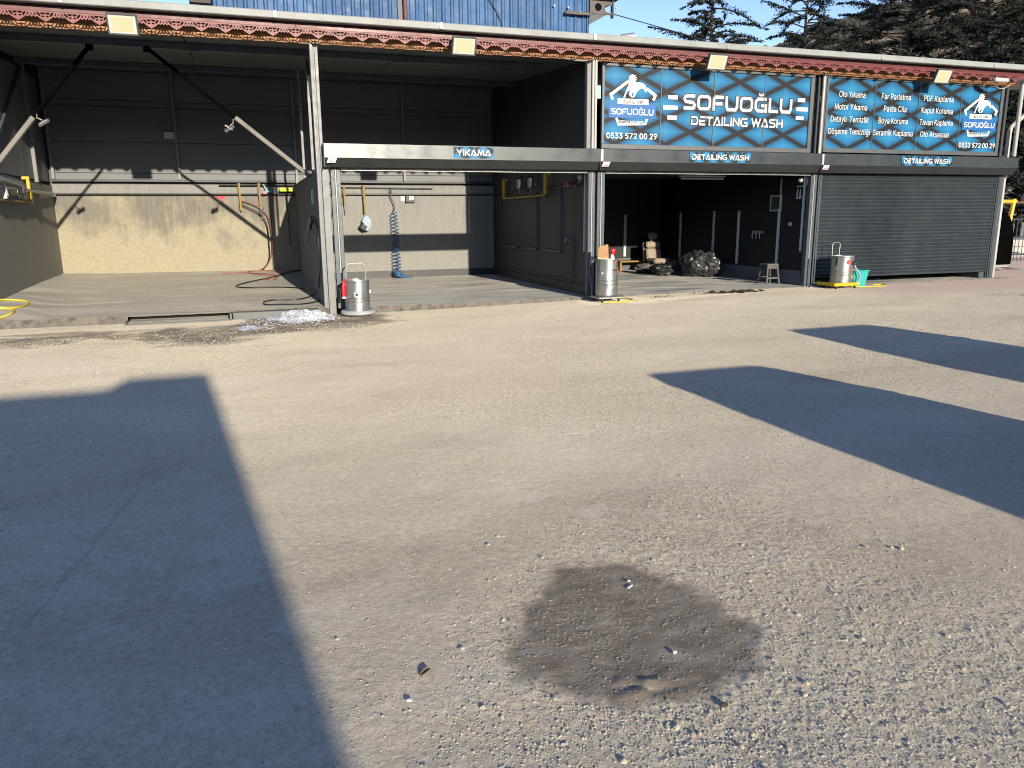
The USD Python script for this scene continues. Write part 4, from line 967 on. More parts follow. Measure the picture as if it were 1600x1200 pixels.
add('blade', bar((-.92, YB - .16, 2.245), (-.72, YB - .16, 2.275), .03, .05, c=.006), 'teal_plastic', t)
add('blade_holder', bar((-.93, YB - .18, 2.225), (-.85, YB - .18, 2.24), .03, .07, c=.006), 'pink_plastic', t)
add('handle', tube([(-.83, YB - .16, 2.27), (-.91, YB - .14, 2.42)], .012, 8), 'white_plastic', t)
solo('paint_mark', ext(unary_union([Polygon([(-1.97, 2.10), (-1.80, 2.11), (-1.79, 2.17), (-1.9, 2.185), (-1.965, 2.165)]).buffer(.008), Point(-1.86, 2.06).buffer(.02)]), .003, YB - .001), 'graffiti_red', 'smear of red paint under the black pipe in the open bay', 'paint mark')
for lab, P in (('cream socket box on the bay-one face of the partition', bx(-.235, -.192, .62, .78, 1.86, 2.12, .006)), ('cream socket box inside the YIKAMA bay beside the shutter guide', bx(-.055, .0, 1.2, 1.33, 1.80, 2.10, .006))):
    t = thing('socket_box', lab, 'socket box', P.bounds[0])
    add('box', P, 'cream_plastic', t)
    b0, b1 = P.bounds
    for zz in (.25, .5, .75):
        add('socket', cyl(((b0[0] - .006) if b0[0] < -.1 else b1[0] - .004, (b0[1] + b1[1]) / 2, b0[2] + (b1[2] - b0[2]) * zz), .018, .01, 12, 'x'), 'white_plastic', t)
solo('power_cable', tube([(.03, 1.26, 2.1), (.05, 1.5, 2.35), (.12, 2.5, 2.1), (.2, 3.0, 1.6), (.3, 3.4, 1.5), (.42, 4.0, 1.62), (.8, YB - .1, 2.35)], .008, 6, 60), 'pipe_black', 'thin black cable looping from the YIKAMA bay socket box', 'cable')

# yellow swing frames on the side walls
def swing_frame(label, xw, s, ya, yb, z0, z1, rod):
    t = thing('hose_frame', label, 'hose frame', (xw, ya, z0))
    xo = xw + s * .10
    for yy in (ya, yb):
        add('upright', [bx(xo - .028, xo + .028, yy - .04, yy + .04, z0, z1, .005)], 'yellow_paint', t)
        add('arm', [bx(min(xw, xo + s * .028), max(xw, xo + s * .028), yy - .036, yy + .036, z1 + .001, z1 + .055, .005)], 'yellow_paint', t)
    add('rod', tube([(xo, ya, z0 + .01), (xo, yb, z0 + .01)], .02, 10), rod, t)
    add('end_plug', cyl((xo, ya - .06, z0 - .0), .024, .03, 12, 'y'), 'black_rubber', t)
    return t


swing_frame('dim yellow hose frame on the dark side wall of the YIKAMA bay', 4.84, -1, 2.15, 5.0, 2.06, 2.48, 'yellow_paint')
swing_frame('sunlit yellow hose frame on the left wall of the open bay', -5.36, 1, 1.3, 3.75, 1.96, 2.40, 'ochre_strap')
t = thing('pipe_bundle', 'sagging grey pipes and rags over the yellow frame, open bay', 'pipes', (-5.25, 2.5, 2.2))
add('pipe', tube([(-5.27, .6, 2.22), (-5.26, 2.0, 2.21), (-5.26, 3.4, 2.20), (-5.28, 4.6, 2.19), (-5.30, 5.9, 2.2)], .035, 10, 30), 'steel_dull', t)
add('sleeve', tube([(-5.22, .7, 2.33), (-5.20, 1.6, 2.34), (-5.20, 2.4, 2.31), (-5.24, 3.2, 2.24)], np.linspace(.08, .05, 30), 12, 30), 'grey_hose', t)
add('valve', [bx(-5.26, -5.18, 2.9, 3.05, 2.12, 2.26, .01), tube([(-5.2, 2.95, 2.15), (-5.18, 3.05, 2.02)], .018, 8)], 'steel', t)
add('bracket', [bx(-5.34, -5.2, 1.95, 2.0, 2.0, 2.2, .004), bx(-5.34, -5.2, 3.2, 3.25, 2.02, 2.2, .004)], 'steel_dull', t)
solo('grey_hose', tube([(-5.25, 1.7, 2.4), (-5.2, 1.9, 2.2), (-5.2, 2.0, 2.05)], .014, 8, 20), 'white_plastic', 'short pale hose over the sagging pipes of the open bay', 'hose')
YH = [(-5.4, .9, .2), (-5.2, 1.3, .22), (-4.98, 1.25, .21), (-4.9, .9, .19), (-5.1, .5, .17), (-5.4, .45, .17), (-5.6, .2, .16), (-5.2, -.02, .16), (-4.95, .15, .155), (-5.0, .45, .165), (-5.3, .7, .18), (-5.36, .8, .18)]
solo('yellow_hose', tube([(max(a, -5.33), b, max(c_, float(floor1(np.array(max(a, -5.33)), np.array(max(b, 0)))) + .016)) for a, b, c_ in YH], .016, 8, 120), 'yellow_hose', 'coiled yellow hose on the floor at the left edge', 'hose')

# tools of the YIKAMA bay
lance('ochre strapped lance at the left of the YIKAMA bay wall', .97, 2.33, 1.72, 1.95)
def towel(t):
    m = trimesh.creation.icosphere(3, .12); m.vertices *= [1.0, .35, 1.5]; m.vertices += .05 * (meshkit.fbm(m.vertices * 9, 3, 4)[:, None] - .5) * [1, 1, 1]
    m.apply_translation([1.48, YB - .17, 1.50]); add('cloth', m, 'towel_blue', t)
    m = bar((1.33, YB - .15, 1.47), (1.47, YB - .15, 1.36), .12, .2, c=.03); add('pouch', m, 'black_rubber', t)
lance('ochre strapped lance carrying a blue cloth and black pouch, YIKAMA bay', 1.45, 2.36, 1.60, 1.75, towel)
def coil(pts, R, turns, r, n):
    P = np.array(pts, float); t = np.linspace(0, 1, n)
    from scipy.interpolate import interp1d
    s = np.r_[0, np.cumsum(np.linalg.norm(np.diff(P, axis=0), axis=1))]; s /= s[-1]
    C = interp1d(s, P, axis=0)(t); a = t * turns * 2 * np.pi
    Rr_ = np.interp(t, np.linspace(0, 1, len(R)), R)
    C[:, 0] += Rr_ * np.cos(a); C[:, 1] += Rr_ * np.sin(a) * .9
    return tube(C, r, 6)
t = thing('coil_hose', 'blue spiral air hose hanging to the floor of the YIKAMA bay', 'spiral hose', (2.2, 6.0, .13))
add('feed', tube([(2.13, YB - .06, 2.36), (2.13, YB - .10, 2.1), (2.2, YB - .13, 1.9), (2.15, YB - .14, 1.76)], .013, 8, 20), 'pipe_black', t)
add('coil', coil([(2.17, 6.02, 1.76), (2.19, 6.0, 1.1), (2.2, 5.98, .3)], [.07, .075, .07, .085, .09], 17, .011, 420), 'blue_hose', t)
add('coil_heap', coil([(2.17, 5.95, .30), (2.22, 5.9, .18), (2.34, 5.86, .15), (2.46, 5.84, .155)], [.09, .10, .085, .06], 13, .012, 300), 'blue_hose', t)
add('connector', bx(2.11, 2.15, YB - .12, YB - .05, 2.23, 2.32, .006), 'dark_trim', t)
t = thing('wall_monitor', 'small black device with white screen under the YIKAMA bay pipe', 'device', (2.6, YB, 2.1))
add('case', bx(2.5, 2.73, YB - .09, YB - .002, 2.0, 2.17, .008), 'dark_trim', t)
add('screen', bx(2.58, 2.71, YB - .096, YB - .0905, 2.07, 2.155), 'white_plastic', t)
solo('wall_plate', bx(2.38, 2.49, YB - .02, YB - .001, 2.03, 2.16, .004), 'white_plastic', 'white wall plate left of the small black device', 'wall plate')
t = thing('pipe_run', 'grey thin pipes framing the dark side wall of the YIKAMA bay', 'pipes', (4.82, 3, .9))
for yy, z1 in ((5.45, 2.1), (2.88, 2.17), (1.48, 2.2)):
    add('drop_pipe', tube([(4.815, yy, .93), (4.815, yy, z1)], .014, 8), 'purlin_grey', t)
for a, b in ((5.45, 4.2), (3.85, 2.86), (2.5, 1.44)):
    add('ledge', bx(4.79, 4.836, b, a, .88, .925, .004), 'purlin_grey', t)
t = thing('water_pipe', 'white water pipe with tap rising from the skirting, YIKAMA bay', 'pipe', (4.8, .9, .3))
add('pipe', tube([(4.81, 5.9, .325), (4.81, .83, .335), (4.81, .82, .36), (4.81, .82, 1.12), (4.80, .84, 1.15), (4.80, 1.1, 1.155)], .014, 8), 'purlin_grey', t)
add('tap', [tube([(4.80, 1.1, 1.155), (4.79, 1.17, 1.15), (4.79, 1.18, 1.09)], .016, 8), bx(4.77, 4.81, 1.05, 1.1, 1.16, 1.19, .004)], 'steel', t)
t = thing('valve', 'red handled valve on the dark side wall pipe', 'valve', (4.79, 1.05, 2.23))
add('valve_body', [cyl((4.79, .95, 2.225), .035, .22, 12, 'y')], 'steel_dull', t)
add('valve_handle', bar((4.76, 1.1, 2.20), (4.75, .95, 2.31), .03, .05, c=.006), 'red_plastic', t)
for k, yy in enumerate((3.0, 3.75)):
    t = thing('filter_unit', ('metal filter unit nearer the shutter on the dark side wall' if k == 0 else 'metal filter unit nearer the back on the dark side wall'), 'filter', (4.72, yy, 2.1))
    add('bowl', lathe([(0, 0), (.05, .01), (.07, .04), (.07, .22), (.05, .25), (0, .25)], 18, (4.72, yy, 2.24)), 'steel', t)
    add('cap', cyl((4.72, yy, 2.492), .08, .06, 18), 'dark_trim', t)
    add('drain', cyl((4.72, yy, 2.17), .02, .068, 10), 'steel_dull', t)
    add('bracket', bx(4.74, 4.838, yy - .03, yy + .03, 2.3, 2.36, .004), 'steel_dull', t)
t = thing('wall_light', 'white round lamp on conduit by the YIKAMA shutter guide', 'lamp', (4.78, .45, 2.36))
add('globe', trimesh.creation.icosphere(2, .055).apply_translation([4.77, .38, 2.36]), 'white_plastic', t)
add('conduit', tube([(4.81, 1.0, 2.24), (4.81, .55, 2.24), (4.80, .46, 2.28), (4.79, .40, 2.32)], .012, 8, 20), 'steel_dull', t)
solo('black_stain_plate', cyl((4.832, 4.2, 1.22), .045, .006, 16, 'x'), 'black_rubber', 'round black wall inlet on the dark side wall', 'wall inlet')

# lamps on the struts and back wall
def spot(label, p, d):
    p = np.array(p, float); t = thing('strut_spotlight', label, 'spotlight', p)
    add('arm', [tube([p, p + [0, -.04, -.06], p + np.array(d) * .10 + [0, -.02, -.06]], .012, 8)], 'steel_dull', t)
    q_ = p + np.array(d) * .13 + [0, -.02, -.09]
    add('head', bar(q_ - np.array([.08, 0, .05]) * np.sign(d[0] or 1), q_ + np.array([.08, 0, .05]) * np.sign(d[0] or 1), .05, .12, (0, 1, .4), c=.01), 'lamp_case', t)
    add('glass', bar(q_ - np.array([.06, .035, .02]) * [np.sign(d[0]), 1, 1], q_ + np.array([.06, -.035, .05]) * [np.sign(d[0]), 1, 1], .006, .09, (0, 1, .4)), 'lamp_reflector', t)
spot('small spotlight on the left strut of the open bay', (-4.42, 1.13, 3.30), (.7, 0, -.3))
spot('small spotlight on the right strut of the open bay', (-1.44, 1.13, 3.31), (-.6, 0, -.5))
t = thing('panel_lamp', 'flat pale box lamp on the dark back wall panels', 'lamp', (-2.8, 6.1, 3.5))
add('box', bx(-2.98, -2.76, YB - .10, YB - .002, 3.42, 3.57, .008), 'cream_plastic', t)
add('cover', bx(-2.965, -2.775, YB - .108, YB - .1005, 3.435, 3.555, .003), 'white_plastic', t)

# ------------------------------------------------------------------ drain, foam, debris
t = thing('drain_channel', 'open steel drain channel sunk in the front of the open bay floor', 'drain', (-2.5, -.05, 0))
add('channel', [bx(-3.30, -1.70, -.30, -.27, -.08, .022, .003), bx(-3.30, -3.275, -.268, -.005, -.08, .05, .003), bx(-1.735, -1.70, -.268, -.005, -.08, .115, .003)], 'frame_alu', t)
add('channel_bed', bx(-3.274, -1.736, -.268, -.004, -.06, -.028), 'dark_trim', t)
solo('side_gutter', [bx(-1.69, -.30, -.16, -.005, -.03, .115, .01)], 'frame_alu', 'pale metal gutter edge between the drain and the foam', 'gutter edge')
rf_ = np.random.default_rng(3)
def mound(cx, cy, rx, ry, h, seed, n=46):
    X = np.linspace(-1.15, 1.15, n)
    m = sheet(lambda a, b: 0 * a, X, X)
    r_ = np.hypot(m.vertices[:, 0], m.vertices[:, 1])
    p = m.vertices * 2.2 + [seed, 0, 0]
    w = np.clip(1 - r_ ** 1.6 + .8 * (meshkit.fbm(p, 4, seed) - .5), 0, 1.3)
    m.vertices = np.stack([cx + rx * m.vertices[:, 0], cy + ry * m.vertices[:, 1], h * w * (.7 + .6 * meshkit.noise(p * 9, seed)) - .02], -1)
    m.vertices[:, 2] += gz(m.vertices[:, 0], m.vertices[:, 1])
    return m, w
FO = thing('soap_foam', 'heap of white soap foam at the foot of the first post', 'foam', (-.6, -.4, 0), kind='stuff')
m, w_ = mound(-.62, -.44, .56, .42, .13, 5, 90)
add('foam_heap', m, 'foam_white', FO, smooth=True)
m2, _ = mound(-1.42, -1.3, .26, .26, .045, 9, 40)
add('foam_heap', m2, 'foam_white', FO, smooth=True)
ball = trimesh.creation.icosphere(1, 1.0)
bub = []
for _ in range(1300):
    a = rf_.normal(0, .43, 2); cx, cy = -.60 + a[0] * .56, -.48 + a[1] * .5
    if rf_.random() < .12: cx, cy = -1.0 + rf_.normal(0, .42), -1.0 + rf_.normal(0, .25)
    if cy > -.02 or cx > -.02: continue
    k = np.argmin((m.vertices[:, 0] - cx) ** 2 + (m.vertices[:, 1] - cy) ** 2)
    zz = max(m.vertices[k, 2], GZ(cx, cy) - .0) if abs(cx + .62) < .58 and abs(cy + .42) < .42 else GZ(cx, cy) + .003
    b = ball.copy(); b.apply_scale(rf_.uniform(.004, .013)); b.vertices *= [1.3, 1.3, .7]; b.apply_translation([cx, cy, zz + .002]); bub.append(b)
add('foam_bubbles', trimesh.util.concatenate(bub), 'foam_white', FO, smooth=True)
stage.GetPrimAtPath(f'{FO}/foam_bubbles').SetCustomDataByKey('kind', 'stuff')
def heap(name, label, cat, c_, n, spread, size, matn, seed):
    r_ = np.random.default_rng(seed); out = []
    for _ in range(n):
        a = r_.normal(0, 1, 2) * spread; s = r_.uniform(*size)
        b = trimesh.creation.icosphere(1, s); b.vertices *= [r_.uniform(.8, 2.4), r_.uniform(.6, 1.2), r_.uniform(.25, .6)]
        b.vertices += (meshkit.noise(b.vertices * 60, seed)[:, None] - .5) * s
        b.apply_transform(trimesh.transformations.rotation_matrix(r_.uniform(0, 6.3), [0, 0, 1]))
        b.apply_translation([c_[0] + a[0], c_[1] + a[1], c_[2] + abs(r_.normal(0, .4)) * s]); out.append(b)
    return solo(name, out, matn, label, cat, kind='stuff', smooth=False)
heap('debris', 'dark swept leaves and dirt on the apron of the black bay', 'debris', (7.75, -.50, .125), 90, np.array([.30, .07]), (.012, .035), 'debris_dark', 4)
heap('debris', 'few dark crumbs on the apron nearer the tall vacuum', 'debris', (6.05, -.70, .115), 16, np.array([.14, .04]), (.008, .018), 'debris_dark', 6)

# ------------------------------------------------------------------ contents of the dark bay
t = thing('car_seat', 'beige car seat standing at the back of the black bay', 'car seat', (8.95, 5.3, .13))
x, y, z = 9.2, 5.3, .128
def pad(x0, x1, y0, y1, z0, z1, c=.05, tilt=0):
    m = bx(x0, x1, y0, y1, z0, z1, c)
    if tilt:
        m.apply_transform(trimesh.transformations.rotation_matrix(tilt, [1, 0, 0], [(x0 + x1) / 2, (y0 + y1) / 2, z0]))
    return m
add('cushion', pad(x - .24, x + .24, y - .38, y + .1, z + .22, z + .36), 'seat_fabric', t)
add('backrest', [pad(x - .23, x + .23, y + .04, y + .16, z + .30, z + .62, .04, -.2), pad(x - .22, x + .22, y + .10, y + .22, z + .63, z + .80, .05, -.2)], 'seat_fabric', t)
add('headrest', pad(x - .13, x + .13, y + .14, y + .24, z + .86, z + 1.04, .04, -.15), 'seat_fabric', t)
add('headrest_post', [tube([(x - .06, y + .18, z + .78), (x - .06, y + .19, z + .9)], .008, 6), tube([(x + .06, y + .18, z + .78), (x + .06, y + .19, z + .9)], .008, 6)], 'steel_dull', t)
add('shell', pad(x - .25, x + .25, y + .19, y + .25, z + .26, z + .78, .03, -.2), 'seat_shell', t)
for s in (-1, 1): add('rail', bx(x + s * .18 - .025, x + s * .18 + .025, y - .36, y + .14, z, z + .215, .01), 'seat_shell', t)
add('buckle', bar((x + .12, y + .02, z + .72), (x + .12, y + .0, z + .60), .03, .02), 'black_rubber', t)
def crumple(c_, s, seed, sub=4, amp=.3):
    m = trimesh.creation.icosphere(min(sub, 3), 1.0)
    n_ = m.vertices.copy(); r_ = np.random.default_rng(seed)
    P = r_.normal(0, 1, (16, 3)); P /= np.linalg.norm(P, axis=1, keepdims=True)
    h = np.min(r_.uniform(.72, 1.08, 16)[:, None] / np.maximum(P @ n_.T, .05), axis=0)
    fold = np.abs(meshkit.fbm(n_ * 2.6 + seed, 3, seed) - .5) * 2
    m.vertices = n_ * (np.minimum(h, 1.25) * (1 - amp * .55 * (1 - fold) ** 2 + .10 * (meshkit.noise(n_ * 9 + seed, seed) - .5)))[:, None] * s
    m.vertices[:, 2] = np.maximum(m.vertices[:, 2], -s[2] * .8)
    m.apply_translation([c_[0], c_[1], c_[2] - m.bounds[0][2]])
    return m
t = thing('plastic_cover', 'heap of crumpled grey plastic sheeting on the floor of the black bay', 'plastic sheet', (9.25, 2.95, .13))
add('sheet', crumple((9.12, 3.15, .13), np.array([.40, .40, .40]), 3, 4, .42), 'plastic_sheet', t, smooth=False)
add('sheet_fold', crumple((9.42, 2.95, .13), np.array([.33, .33, .35]), 8, 4, .42), 'plastic_sheet', t, smooth=False)
solo('dark_bag', crumple((8.6, 3.9, .13), np.array([.35, .3, .16]), 12, 3, .35), 'black_rubber', 'flat black bag between the car seat and the plastic heap', 'bag', smooth=24)
solo('beige_rag', crumple((9.0, 4.1, .34), np.array([.16, .14, .07]), 15, 3, .5), 'seat_fabric', 'crumpled beige rag on the black bag', 'rag', smooth=24)
solo('seat_mechanism', [crumple((8.55, 4.75, .13), np.array([.28, .2, .16]), 22, 3, .5), bar((8.4, 4.6, .3), (8.8, 4.6, .36), .02, .03)], 'seat_shell', 'dark tangle of seat parts before the beige car seat', 'car parts', smooth=False)
t = thing('low_bench', 'low brown wooden bench against the back of the black bay', 'bench', (8.9, 5.9, .13))
add('top', bx(8.35, 9.2, 5.75, 6.12, .36, .40, .006), 'ochre_strap', t)
for xx in (8.4, 9.12): add('leg', bx(xx - .03, xx + .03, 5.8, 6.08, .128, .359, .005), 'ochre_strap', t)
t = thing('stool', 'grey plastic stool by the right wall of the black bay', 'stool', (9.5, .8, .13))
x, y, z = 9.50, .78, .128
add('seat', man(frust(x, y, z + .40, z + .44, .145, .145, .14, .14)), 'stool_plastic', t)
for sx in (-1, 1):
    for sy in (-1, 1):
        P = np.array([(x + sx * (a + d1), y + sy * (a + d2), zz) for zz, a in ((z, .145), (z + .40, .105)) for d1 in (0, .035) for d2 in (0, .035)])
        add('leg', trimesh.convex.convex_hull(P), 'stool_plastic', t)
for s in (-1, 1):
    add('cross_band', [bx(x - .13, x + .13, y + s * .155 - .008, y + s * .155 + .008, z + .11, z + .155, .004)], 'stool_plastic', t)
    add('cross_band', [bx(x + s * .155 - .008, x + s * .155 + .008, y - .13, y + .13, z + .11, z + .155, .004)], 'stool_plastic', t)
    add('apron', [bx(x - .14, x + .14, y + s * .138 - .008, y + s * .138 + .008, z + .33, z + .398, .004)], 'stool_plastic', t)
t = thing('picture_frame', 'small framed picture on the right wall of the black bay', 'picture', (9.83, 1.1, 1.8))
add('frame', [bx(9.815, 9.838, .90, 1.30, 1.695, 1.725, .003), bx(9.815, 9.838, .90, 1.30, 2.015, 2.045, .003), bx(9.815, 9.838, .90, .93, 1.725, 2.015, .003), bx(9.815, 9.838, 1.27, 1.30, 1.725, 2.015, .003)], 'cream_plastic', t)
add('picture', bx(9.828, 9.838, .93, 1.27, 1.726, 2.014), 'dark_trim', t)
t = thing('light_switch', 'white light switch on the right wall of the black bay', 'light switch', (9.83, .58, 1.42))
add('plate', bx(9.822, 9.838, .53, .63, 1.38, 1.455, .003), 'white_plastic', t)
add('rocker', bx(9.816, 9.8215, .56, .60, 1.395, 1.44, .002), 'cream_plastic', t)
t = thing('ceiling_tube_lamp', 'unlit tube lamp under the low ceiling of the black bay', 'lamp', (7.6, .6, 2.37))
add('tube', tube([(7.1, .6, 2.36), (8.1, .6, 2.36)], .022, 12), 'white_plastic', t)
add('batten', bx(7.06, 8.14, .575, .625, 2.39, 2.42, .004), 'white_plastic', t)
add('hanger', [bx(7.58, 7.62, .59, .61, 2.421, 2.62)], 'steel_dull', t)
t = thing('wall_rack', 'small bright metal hook rack deep on the right wall of the black bay', 'hook rack', (9.82, 1.7, 1.2))
add('plate', bx(9.82, 9.838, 1.5, 1.9, 1.2, 1.26, .003), 'steel_dull', t)
for yy in (1.55, 1.68, 1.82): add('hook', tube([(9.82, yy, 1.22), (9.78, yy, 1.21), (9.77, yy, 1.12), (9.79, yy, 1.08)], .009, 6, 12), 'steel', t)
for k, (yy, lab) in enumerate(((.37, 'white spray nozzle hanging left by the black bay shutter guide'), (.28, 'white spray nozzle hanging right by the black bay shutter guide'))):
    t = thing('spray_nozzle', lab, 'spray nozzle', (9.8, yy, 2.0))
    add('body', tube([(9.8, yy, 2.16), (9.8, yy, 2.05), (9.79, yy - .01, 1.96)], [.008, .02, .014], 8), 'white_plastic', t)
    add('head', bar((9.79, yy + .02, 1.95), (9.79, yy - .05, 1.98), .02, .03), 'white_plastic', t)
t = thing('wall_light', 'white round lamp on conduit at the right end of the black bay', 'lamp', (9.8, .2, 2.3))
add('globe', trimesh.creation.icosphere(2, .055).apply_translation([9.77, .25, 2.33]), 'white_plastic', t)
add('conduit', tube([(9.80, .2, 2.42), (9.80, .1, 2.36), (9.80, .1, 2.24), (9.80, .25, 2.2), (9.8, .4, 2.2)], .012, 8, 24), 'white_plastic', t)
for k, (x, lab, mm) in enumerate(((5.12, 'dark blue cloth hanging at the left of the black bay', 'letter_dark'),)):
    m = bx(5.35, 5.7, 1.9, 1.94, 1.55, 2.2, .01).subdivide().subdivide(); m.vertices[:, 1] += .05 * np.sin(m.vertices[:, 0] * 40)
    solo('hanging_cloth', m, mm, lab, 'cloth')

# ------------------------------------------------------------------ right end of the building
t = thing('security_camera', 'small security camera under the eaves at the right end', 'security camera', (14.2, -.3, 4.4))
add('housing', [bar((14.1, -.36, 4.42), (14.36, -.5, 4.385), .08, .08, c=.02)], 'white_plastic', t)
add('lens', [cyl((14.36, -.525, 4.382), .028, .02, 14, 'y')], 'black_rubber', t)
add('bracket', tube([(14.2, -.3, 4.53), (14.2, -.33, 4.45), (14.22, -.4, 4.42)], .018, 8), 'dark_trim', t)
add('cable', tube([(14.1, -.33, 4.42), (14.4, -.2, 4.30), (14.7, -.1, 4.30), (14.95, -.05, 4.40)], .008, 6, 20), 'white_plastic', t)
t = thing('metal_cabinet', 'black round-shouldered metal cabinet at the right end of the building', 'cabinet', (17.9, 2, .1))
P = Polygon([(17.2, .25), (18.22, .25), (18.22, .8), (18.15, 1.25), (18.0, 1.5), (17.75, 1.68), (17.5, 1.72), (17.2, 1.72)])
add('body', ext(P, .7, 2.7), 'brace_black', t)
add('base', [bx(17.25, 18.2, 2.02, 2.68, .17, .249, .01)], 'steel_dull', t)
for xx in (17.35, 18.12):
    add('foot', bar((xx, 2.3, .20), (xx + .28, 1.75, .07), .08, .06, c=.01), 'steel_dull', t)
t = thing('yellow_barrier', 'yellow pipe barrier with a dark rail beyond the cabinet', 'barrier', (18.2, 3.2, .1))
add('post', tube([(19.3, 3.2, .05), (19.55, 3.2, 2.0)], .06, 12), 'yellow_paint', t)
add('head', tube([(18.8, 3.2, 1.93), (19.62, 3.2, 1.93)], .055, 12), 'yellow_paint', t)
add('rail', tube([(19.6, 3.2, 1.90), (26, 3.4, 1.92)], .035, 10), 'rust_pipe', t)
FE = thing('mesh_fence', 'black bar fence beyond the right end of the building', 'fence', (19.5, 4.6, 0))
for k in range(28):
    xx = 20.6 + k * .16
    add('bar', tube([(xx, 4.6, .1), (xx, 4.6, 1.45)], .012, 6), 'dark_trim', FE)
for zz in (.3, .85, 1.4): add('rail', bx(20.5, 25.2, 4.575, 4.625, zz, zz + .04, .004), 'dark_trim', FE)
t = thing('step_block', 'pale concrete steps behind the black bar fence', 'steps', (24, 7, 0))
for k in range(3): add('step', bx(24.0, 27.6, 6.6 + k * .5, 7.1 + k * .5 + (0 if k < 2 else 1.0), -.05, .2 + .22 * k, .01), 'plaster', t)

# ------------------------------------------------------------------ blue sheet building behind
BB = thing('blue_building', 'tall blue corrugated sheet building rising behind the roof', 'building', (3.5, 9, 0))
y0 = 9.0
prof = [(0, 0), (.035, -.032), (.085, -.032), (.12, 0), (.25, 0)]
x = -1.76; k = 0
while x < 8.70:
    L = min(1.0, 8.72 - x); P = []
    n = int(round(L / .25))
    if n < 1: break
    for i in range(n):
        P += [(x + i * .25 + a, y0 + b) for a, b in prof[:-1]]
    P.append((x + n * .25, y0))
    P = np.array(P); zz = (4.9, 11.5)
    vv = np.vstack([np.c_[P, np.full(len(P), zz[0])], np.c_[P, np.full(len(P), zz[1])], np.c_[P + [0, .05], np.full(len(P), zz[0])], np.c_[P + [0, .05], np.full(len(P), zz[1])]])
    m_ = len(P); q_ = np.arange(m_ - 1)
    ff = np.vstack([np.stack([q_, q_ + 1, q_ + 1 + m_], -1), np.stack([q_, q_ + 1 + m_, q_ + m_], -1), np.stack([q_ + 2 * m_, q_ + 3 * m_ + 1, q_ + 2 * m_ + 1], -1), np.stack([q_ + 2 * m_, q_ + 3 * m_, q_ + 3 * m_ + 1], -1)])
    add('wall_sheet', trimesh.Trimesh(vv, ff, process=False), 'blue_sheet' if k % 3 else 'blue_sheet', BB, smooth=False)
    x += n * .25 + .004; k += 1
add('wall_core', bx(-1.74, 8.70, y0 + .055, 24, -.1, 11.3), 'blue_sheet', BB)
add('corner_trim', bx(8.69, 8.74, y0 - .05, y0 + .1, 4.9, 11.5, .005), 'blue_sheet', BB)
add('downpipe', tube([(3.22, y0 - .10, 4.9), (3.22, y0 - .10, 11.4)], .05, 12), 'rust_pipe', BB)
add('wall_gap', bx(3.03, 3.15, y0 - .045, y0 + .02, 4.9, 11.4), 'dark_trim', BB)
def holed(x0, x1):
    P = sbox(x0, 7.50, x1, 7.86).difference(unary_union([Point(x0 + .27, 7.69).buffer(.11), affinity.scale(Point(x0 + .62, 7.66).buffer(.12), 1.1, .9)]))
    return ext(P, .04, y0 - .06)
add('bracket', [holed(8.76, 9.52), bx(7.95, 8.75, y0 - .18, y0 - .05, 7.42, 7.50, .004), bx(9.48, 9.53, y0 - .14, y0 - .0, 7.42, 7.95, .004)], 'bracket_brown', BB)
add('bracket_gusset', ext(Polygon([(8.76, 7.49), (9.3, 7.49), (8.76, 7.2)]), .03, y0 - .06), 'dark_trim', BB)
add('roof_overhang', [bx(8.76, 9.65, y0 - .2, y0 + 12, 7.9, 8.05, .01)], 'bracket_brown', BB)
add('roof_overhang', [bx(-2.30, -1.78, y0 - .3, y0 + 12, 6.95, 11.5, .01)], 'soffit_brown', BB, label='dark overhang at the left corner of the blue building')
for xx, zz in ((7.62, 7.62), (8.06, 7.60), (8.45, 7.50), (9.6, 7.70)):
    add('cup_insulator', trimesh.creation.icosphere(1, .035).apply_translation([xx, y0 - .12, zz]), 'white_plastic', BB)
solo('hanging_wire', tube([(5.55, y0 - .06, 8.2), (5.7, y0 - .06, 7.6), (5.95, y0 - .06, 7.2), (6.0, y0 - .06, 6.6)], .012, 6, 20), 'pipe_black', 'black wire hanging down the blue sheet wall', 'wire')
solo('overhead_wire', tube([(9.5, y0 - .05, 7.55), (14, 10.5, 7.3), (21.0, 22, 9.4)], .014, 6, 30), 'pipe_black', 'overhead wire from the brown bracket to the trees', 'wire')

